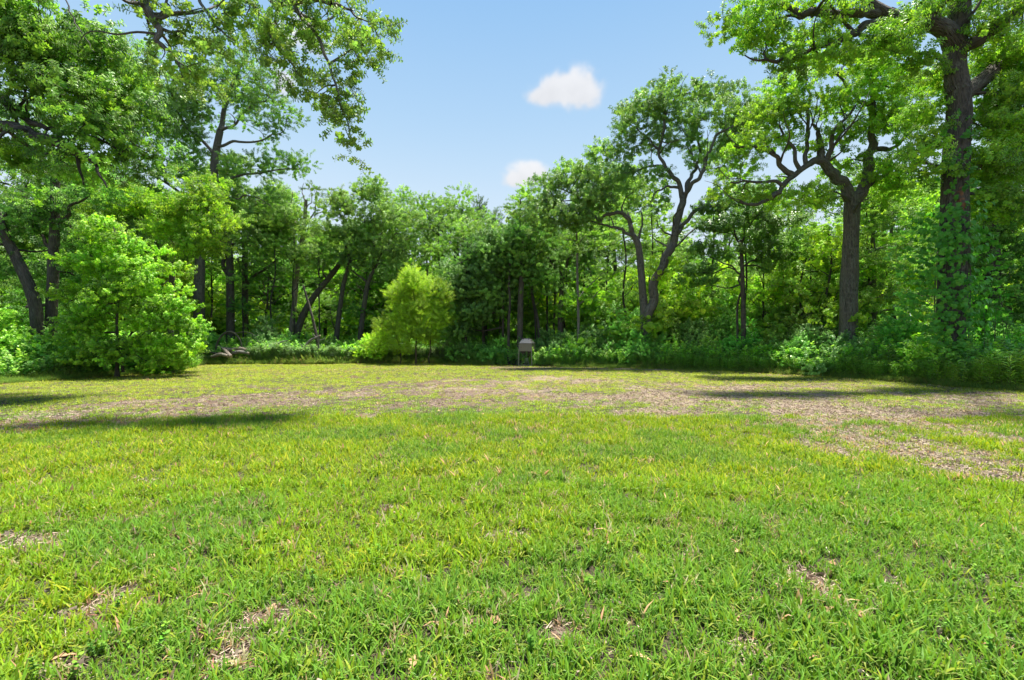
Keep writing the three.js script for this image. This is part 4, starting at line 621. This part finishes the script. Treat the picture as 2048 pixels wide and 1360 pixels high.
// ------------------------------------------------------------------ vine on the big oak at right
{
  const r = rng(611), D = 17, foot = P(1905, 680, D); foot.y = ground(foot.x, foot.z);
  const vine = thing('climbing_vine', 'large-leaved vine climbing the lower trunk of the massive oak at right', 'vine', foot);
  const trunkX = (py) => (py > 400 ? mix(1910, 1898, clamp((py - 400) / 390)) : 1914);
  const st = new GB();
  for (let k = 0; k < 9; k++) { const a = r() * 6.28, pts = []; for (let q = 0; q <= 7; q++) { const py = 760 - q * (40 + r() * 18), c = P(trunkX(py), py, D), an = a + Math.sin(q * .9 + k) * .45, R = .52 - q * .012; pts.push(V(c.x + Math.sin(an) * R, c.y, c.z + Math.cos(an) * R)); } st.tube(pts, pts.map((_, q) => .022 - q * .002), 6, 4, .1, k); }
  for (let k = 0; k < 8; k++) { const x = 1880 + r() * 150, a = P(x, 600 + r() * 60, D - .8 + r() * .8), b = P(x + (r() - .5) * 30, 730, D - .6 + r()); b.y = ground(b.x, b.z); st.tube([a, a.clone().lerp(b, .5).add(V((r() - .5) * .3, 0, (r() - .5) * .2)), b], [.008, .01, .012], 5, 4, 0); }
  add(vine, 'stem', st.build(foot), BARK.dead);
  const shapes = [1, 2, 3, 4].map((s) => { const g = new GB(), q = rng(s), v = .8 + q() * .4; leaf(g, 'heart', V(0, 0, 0), V(0, 0, 1), UP, 1, tint([.07, .29, .026], [.19, .50, .045], .35 + q() * .6, v), .12 + q() * .15, .3 + q() * .2); return g.build(); });
  const rest = [];
  for (let k = 0; k < 300; k++) {                           // leaves in tiers that stand out from the trunk
    const tier = Math.floor(r() * 15), py = 415 + tier * 21 + (r() - .5) * 12, an = (r() - .5) * 2.9, c = P(trunkX(py), py, D), R = .52 + r() * .42 + (tier > 6 ? .12 : 0);
    const m = add(vine, 'leaf', shapes[k % 4], LEAF), s = .10 + r() * .11;
    m.position.set(c.x + Math.sin(an) * R * 1.15, c.y, c.z + Math.cos(an) * R).sub(foot); m.scale.setScalar(s);
    m.rotation.set(.6 + r() * .55, an + (r() - .5) * 1.1, (r() - .5) * .5, 'YXZ');
  }
  const cl = [[1905, 470, 34, 60, -.75, 70], [1900, 560, 36, 60, -.8, 80], [1900, 650, 40, 60, -.8, 90], [1900, 470, 60, 60, .2, 90], [1900, 580, 70, 70, .3, 130], [1905, 680, 70, 40, .3, 90], [1835, 560, 36, 70, .1, 70], [1845, 480, 34, 50, .1, 44], [1915, 350, 40, 50, -.45, 34], [1920, 270, 34, 50, -.4, 20], [1960, 520, 50, 60, .2, 80], [1970, 620, 50, 60, .2, 100], [1820, 620, 34, 40, .2, 40], [1795, 520, 20, 40, .4, 20]];
  for (const [px, py, rx, ry, dd, n] of cl) for (let k = 0; k < n * 1.1; k++) {
    const u = r() * 6.28, q = Math.sqrt(r()), p = P(px + Math.cos(u) * q * rx, py + Math.sin(u) * q * ry, D + dd + (r() - .5) * (dd < 0 ? .4 : 1.5)), ax = P(trunkX(py), py, D); if (p.y < .3) continue;
    const d = V(p.x - ax.x, .25, p.z - ax.z + .2).normalize(); rest.push({ p, d, s: .3 + r() * r() * .6, c: tint([.07, .29, .026], [.19, .50, .045], r(), .85 + r() * .35) });
  }
  leaves(vine, 'foliage', SPRAY.broad[0], LEAF, rest, foot, true);
}
// ------------------------------------------------------------------ the game feeder
function slab(gb, c) {                                      // a convex solid from eight corners: four below, four above, each counter-clockwise from above
  const face = (a, b, d, e) => { const n = c[b].clone().sub(c[a]).cross(c[e].clone().sub(c[a])).normalize(), k = gb.count; for (const q of [a, b, d, e]) { gb.p.push(c[q].x, c[q].y, c[q].z); gb.n.push(n.x, n.y, n.z); gb.u.push(c[q].x + c[q].z, c[q].y); } gb.i.push(k, k + 1, k + 2, k, k + 2, k + 3); };
  face(3, 2, 1, 0); face(4, 5, 6, 7); for (let k = 0; k < 4; k++) { const m = (k + 1) % 4; face(k, m, m + 4, k + 4); }
}
const frustum = (gb, x, y, z, w0, d0, w1, d1, h) => slab(gb, [...[[-1, 1], [1, 1], [1, -1], [-1, -1]].map(([a, b]) => V(x + a * w0 / 2, y, z + b * d0 / 2)), ...[[-1, 1], [1, 1], [1, -1], [-1, -1]].map(([a, b]) => V(x + a * w1 / 2, y + h, z + b * d1 / 2))]);
const box = (gb, x, y, z, w, h, d) => frustum(gb, x, y, z, w, d, w, d, h);
{
  const D = 27.9, x = (1054 - 1024) / F * D, foot = V(x, ground(x, -D), -D);
  const f = thing('game_feeder', 'tan sheet-metal game feeder on four thin legs at the far edge', 'feeder', foot); f.rotation.y = -.33; f.scale.setScalar(1.07);
  const grain = canvasTexture(128, 128, (g, w, h) => { const r = rng(3); g.fillStyle = '#f0f0f0'; g.fillRect(0, 0, w, h); for (let k = 0; k < 500; k++) { const v = 190 + r() * 65 | 0; g.fillStyle = `rgba(${v},${v * .96 | 0},${v * .9 | 0},.5)`; g.fillRect(r() * w, r() * h, 1 + r() * 9, 1 + r() * 3); } });
  const tan = new THREE.MeshStandardMaterial({ color: new THREE.Color().setRGB(.24, .205, .145), map: grain, roughness: .55, metalness: .1 }), roof = new THREE.MeshStandardMaterial({ color: new THREE.Color().setRGB(.17, .165, .16), map: grain, roughness: .4, metalness: .35 }), dark = new THREE.MeshStandardMaterial({ color: new THREE.Color().setRGB(.05, .045, .04), roughness: .7 }), pale = new THREE.MeshStandardMaterial({ color: new THREE.Color().setRGB(.30, .30, .27), roughness: .6 }), green = new THREE.MeshStandardMaterial({ color: new THREE.Color().setRGB(.20, .19, .13), roughness: .6 });
  const part = (name, m, fn, parent = f) => { const g = new GB(); fn(g); return add(parent, name, g.build(), m); };
  const W = .74, dp = .66;
  const hop = part('hopper', tan, (g) => box(g, 0, .86, 0, W, .43, dp)); part('seam_strip', tan, (g) => { box(g, 0, .855, dp / 2 + .008, W + .012, .02, .012); box(g, 0, 1.27, dp / 2 + .008, W + .012, .02, .012); }, hop);
  part('funnel', dark, (g) => frustum(g, 0, .5, 0, .14, .14, W - .04, dp - .04, .36));
  const lid = part('lid', roof, (g) => { frustum(g, 0, 1.29, 0, W + .05, dp + .05, W + .05, dp + .05, .025); frustum(g, 0, 1.317, 0, W + .02, dp + .02, .42, .3, .24); });
  part('lid_cap', roof, (g) => box(g, 0, 1.559, 0, .4, .035, .28), lid);
  for (const s of [-.16, .16]) part('latch', dark, (g) => box(g, s, 1.5, .16, .025, .12, .05), lid);
  for (const a of [-1, 1]) for (const b of [-1, 1]) part('leg', green, (g) => { const c = (X, y, Z) => [[-1, 1], [1, 1], [1, -1], [-1, -1]].map(([p, q]) => V(X + p * .022, y, Z + q * .022)); slab(g, [...c(a * .40, -.05, b * .36), ...c(a * .355, 1.2, b * .335)]); });
  for (const b of [-1, 1]) part('foot_rail', green, (g) => box(g, 0, .05, b * .357, .78, .03, .03));
  const motor = part('control_box', pale, (g) => { box(g, 0, .3, 0, .2, .17, .17); }); part('spinner_plate', pale, (g) => frustum(g, 0, .22, 0, .3, .3, .26, .26, .015), motor); part('chute', dark, (g) => box(g, 0, .47, 0, .08, .05, .08), motor);
  part('guard', pale, (g) => { for (const [a, b] of [[-1, 1], [1, 1], [1, -1], [-1, -1]]) { const c = (X, y, Z) => [[-1, 1], [1, 1], [1, -1], [-1, -1]].map(([p, q]) => V(X + p * .012, y, Z + q * .012)); slab(g, [...c(a * .14, -.02, b * .12), ...c(a * .08, .3, b * .07)]); } }, motor);
}
// ------------------------------------------------------------------ fallen logs and branches left of the middle
function log(name, label, pts, radii, d, bark, extra) {
  const w = pts.map(([x, y, dd]) => P(x, y, d + (dd ?? 0))), foot = w[0].clone(); foot.y = Math.max(0, Math.min(...w.map((q) => q.y)) - radii[0]); foot.y = ground(foot.x, foot.z);
  const o = thing(name, label, name === 'fallen_log' ? 'log' : 'branch', foot), gb = new GB(); gb.tube(w, radii, 10, 7, .14, pts[0][0]);
  add(o, 'wood', gb.build(foot), bark);
  const end = new THREE.MeshStandardMaterial({ color: new THREE.Color().setRGB(.34, .25, .17), roughness: .9 });
  if (radii[0] > .06) for (const k of [0, w.length - 1]) { const dir = w[k].clone().sub(w[k ? k - 1 : 1]).normalize(), g = new THREE.CylinderGeometry(radii[k] * .97, radii[k] * .9, .03, 12); g.applyQuaternion(new THREE.Quaternion().setFromUnitVectors(UP, dir)); g.translate(w[k].x - foot.x, w[k].y - foot.y, w[k].z - foot.z); add(o, 'cut_end', g, end); }
  (extra ?? []).forEach(([p, rr]) => { const g = new GB(); g.tube(p.map(([x, y, dd]) => P(x, y, d + (dd ?? 0))), rr, 6, 5, .1, p[0][0]); add(o, 'side_branch', g.build(foot), bark); });
}
const LD = 30.2;
log('fallen_log', 'thick pale log lying across the pile left of the middle', [[449, 698], [462, 700], [478, 697], [494, 700]], [.13, .14, .13, .11], LD, BARK.dead);
log('fallen_log', 'log slanting down to the front of the wood pile', [[437, 693, .3], [447, 698, -.2], [455, 706, -.7], [462, 713, -1]], [.1, .1, .11, .1], LD, BARK.dead);
log('fallen_log', 'dark log under the right end of the pile', [[466, 706], [480, 704], [498, 707]], [.12, .12, .1], LD - .2, BARK.grey);
log('fallen_log', 'thin dark log lying low on the left of the pile', [[402, 707], [420, 705], [440, 708], [458, 709]], [.06, .07, .06, .05], LD - .3, BARK.dark);
log('fallen_log', 'short weathered log at the left front of the pile', [[424, 713, -.4], [440, 709, -.4], [456, 712, -.6]], [.1, .12, .1], LD - .4, BARK.dead);
log('fallen_log', 'reddish short log in the middle of the pile', [[440, 704, .1], [450, 704, 0], [463, 709, -.1]], [.09, .09, .08], LD, BARK.brown);
log('fallen_log', 'short thick log seen end-on between young tree and wood pile', [[380, 713, -.5], [382, 712.5, .5]], [.2, .2], 29.6, BARK.grey);
log('arched_branch', 'dead branch bent into an arch over the wood pile', [[432, 702], [433, 690], [440, 676], [450, 666], [461, 663.5], [471, 668], [480, 680], [484, 694]], [.06, .06, .06, .06, .055, .05, .045, .035], LD + .2, BARK.oak, [[[[470, 667], [490, 664], [508, 670], [516, 682], [522, 693]], [.03, .025, .02, .015, .01]]]);
log('fallen_branch', 'bare fallen branch right of the wood pile', [[526, 702], [530, 694], [545, 690], [558, 686], [572, 691], [578, 699]], [.07, .075, .07, .06, .05, .03], LD + .6, BARK.grey, [[[[552, 688], [565, 683], [575, 681]], [.05, .04, .025]]]);
log('fallen_branch', 'forked fallen branch rising to the right under the slim leaning trunk', [[568, 710], [580, 700], [602, 698], [612, 690], [622, 680], [634, 674], [640, 671]], [.09, .1, .1, .09, .08, .06, .05], LD + .6, BARK.grey, [[[[612, 690], [604, 692], [598, 686]], [.05, .04, .02]], [[[634, 674], [640, 680], [652, 676]], [.04, .03, .015]], [[[638, 672], [637, 690], [637, 703]], [.05, .05, .045]], [[[632, 675], [626, 668], [624, 664]], [.03, .025, .012]]]);
log('leaning_snag', 'thin dead trunk leaning left against the slanting oak', [[637, 700], [632, 668], [622, 625], [612, 590], [606, 570]], [.09, .09, .08, .07, .05], LD + 1, BARK.dark);
{ // a lone grass stalk at the right
  const gb = new GB(), a = G(2014, 1068), b = V(a.x + .05, .26, a.z), c = V(a.x + .085, .48, a.z + .02), foot = a.clone(); foot.y = ground(a.x, a.z); gb.tube([foot, b, c], [.0022, .0018, .0012], 5, 5, 0); const o = thing('grass_stalk', 'single tall thin grass stalk standing at the right edge of the lawn', 'grass stalk', foot); add(o, 'stem', gb.build(foot), new THREE.MeshStandardMaterial({ color: new THREE.Color().setRGB(.10, .14, .05), roughness: .8 })); const s = new GB(); s.tube([c, V(c.x + .012, c.y + .05, c.z), V(c.x + .02, c.y + .1, c.z)], [.003, .0045, .001], 5, 4, .1, 3); add(o, 'seed_head', s.build(foot), new THREE.MeshStandardMaterial({ color: new THREE.Color().setRGB(.2, .17, .08), roughness: .9 }));
}
renderer.render(scene, camera);
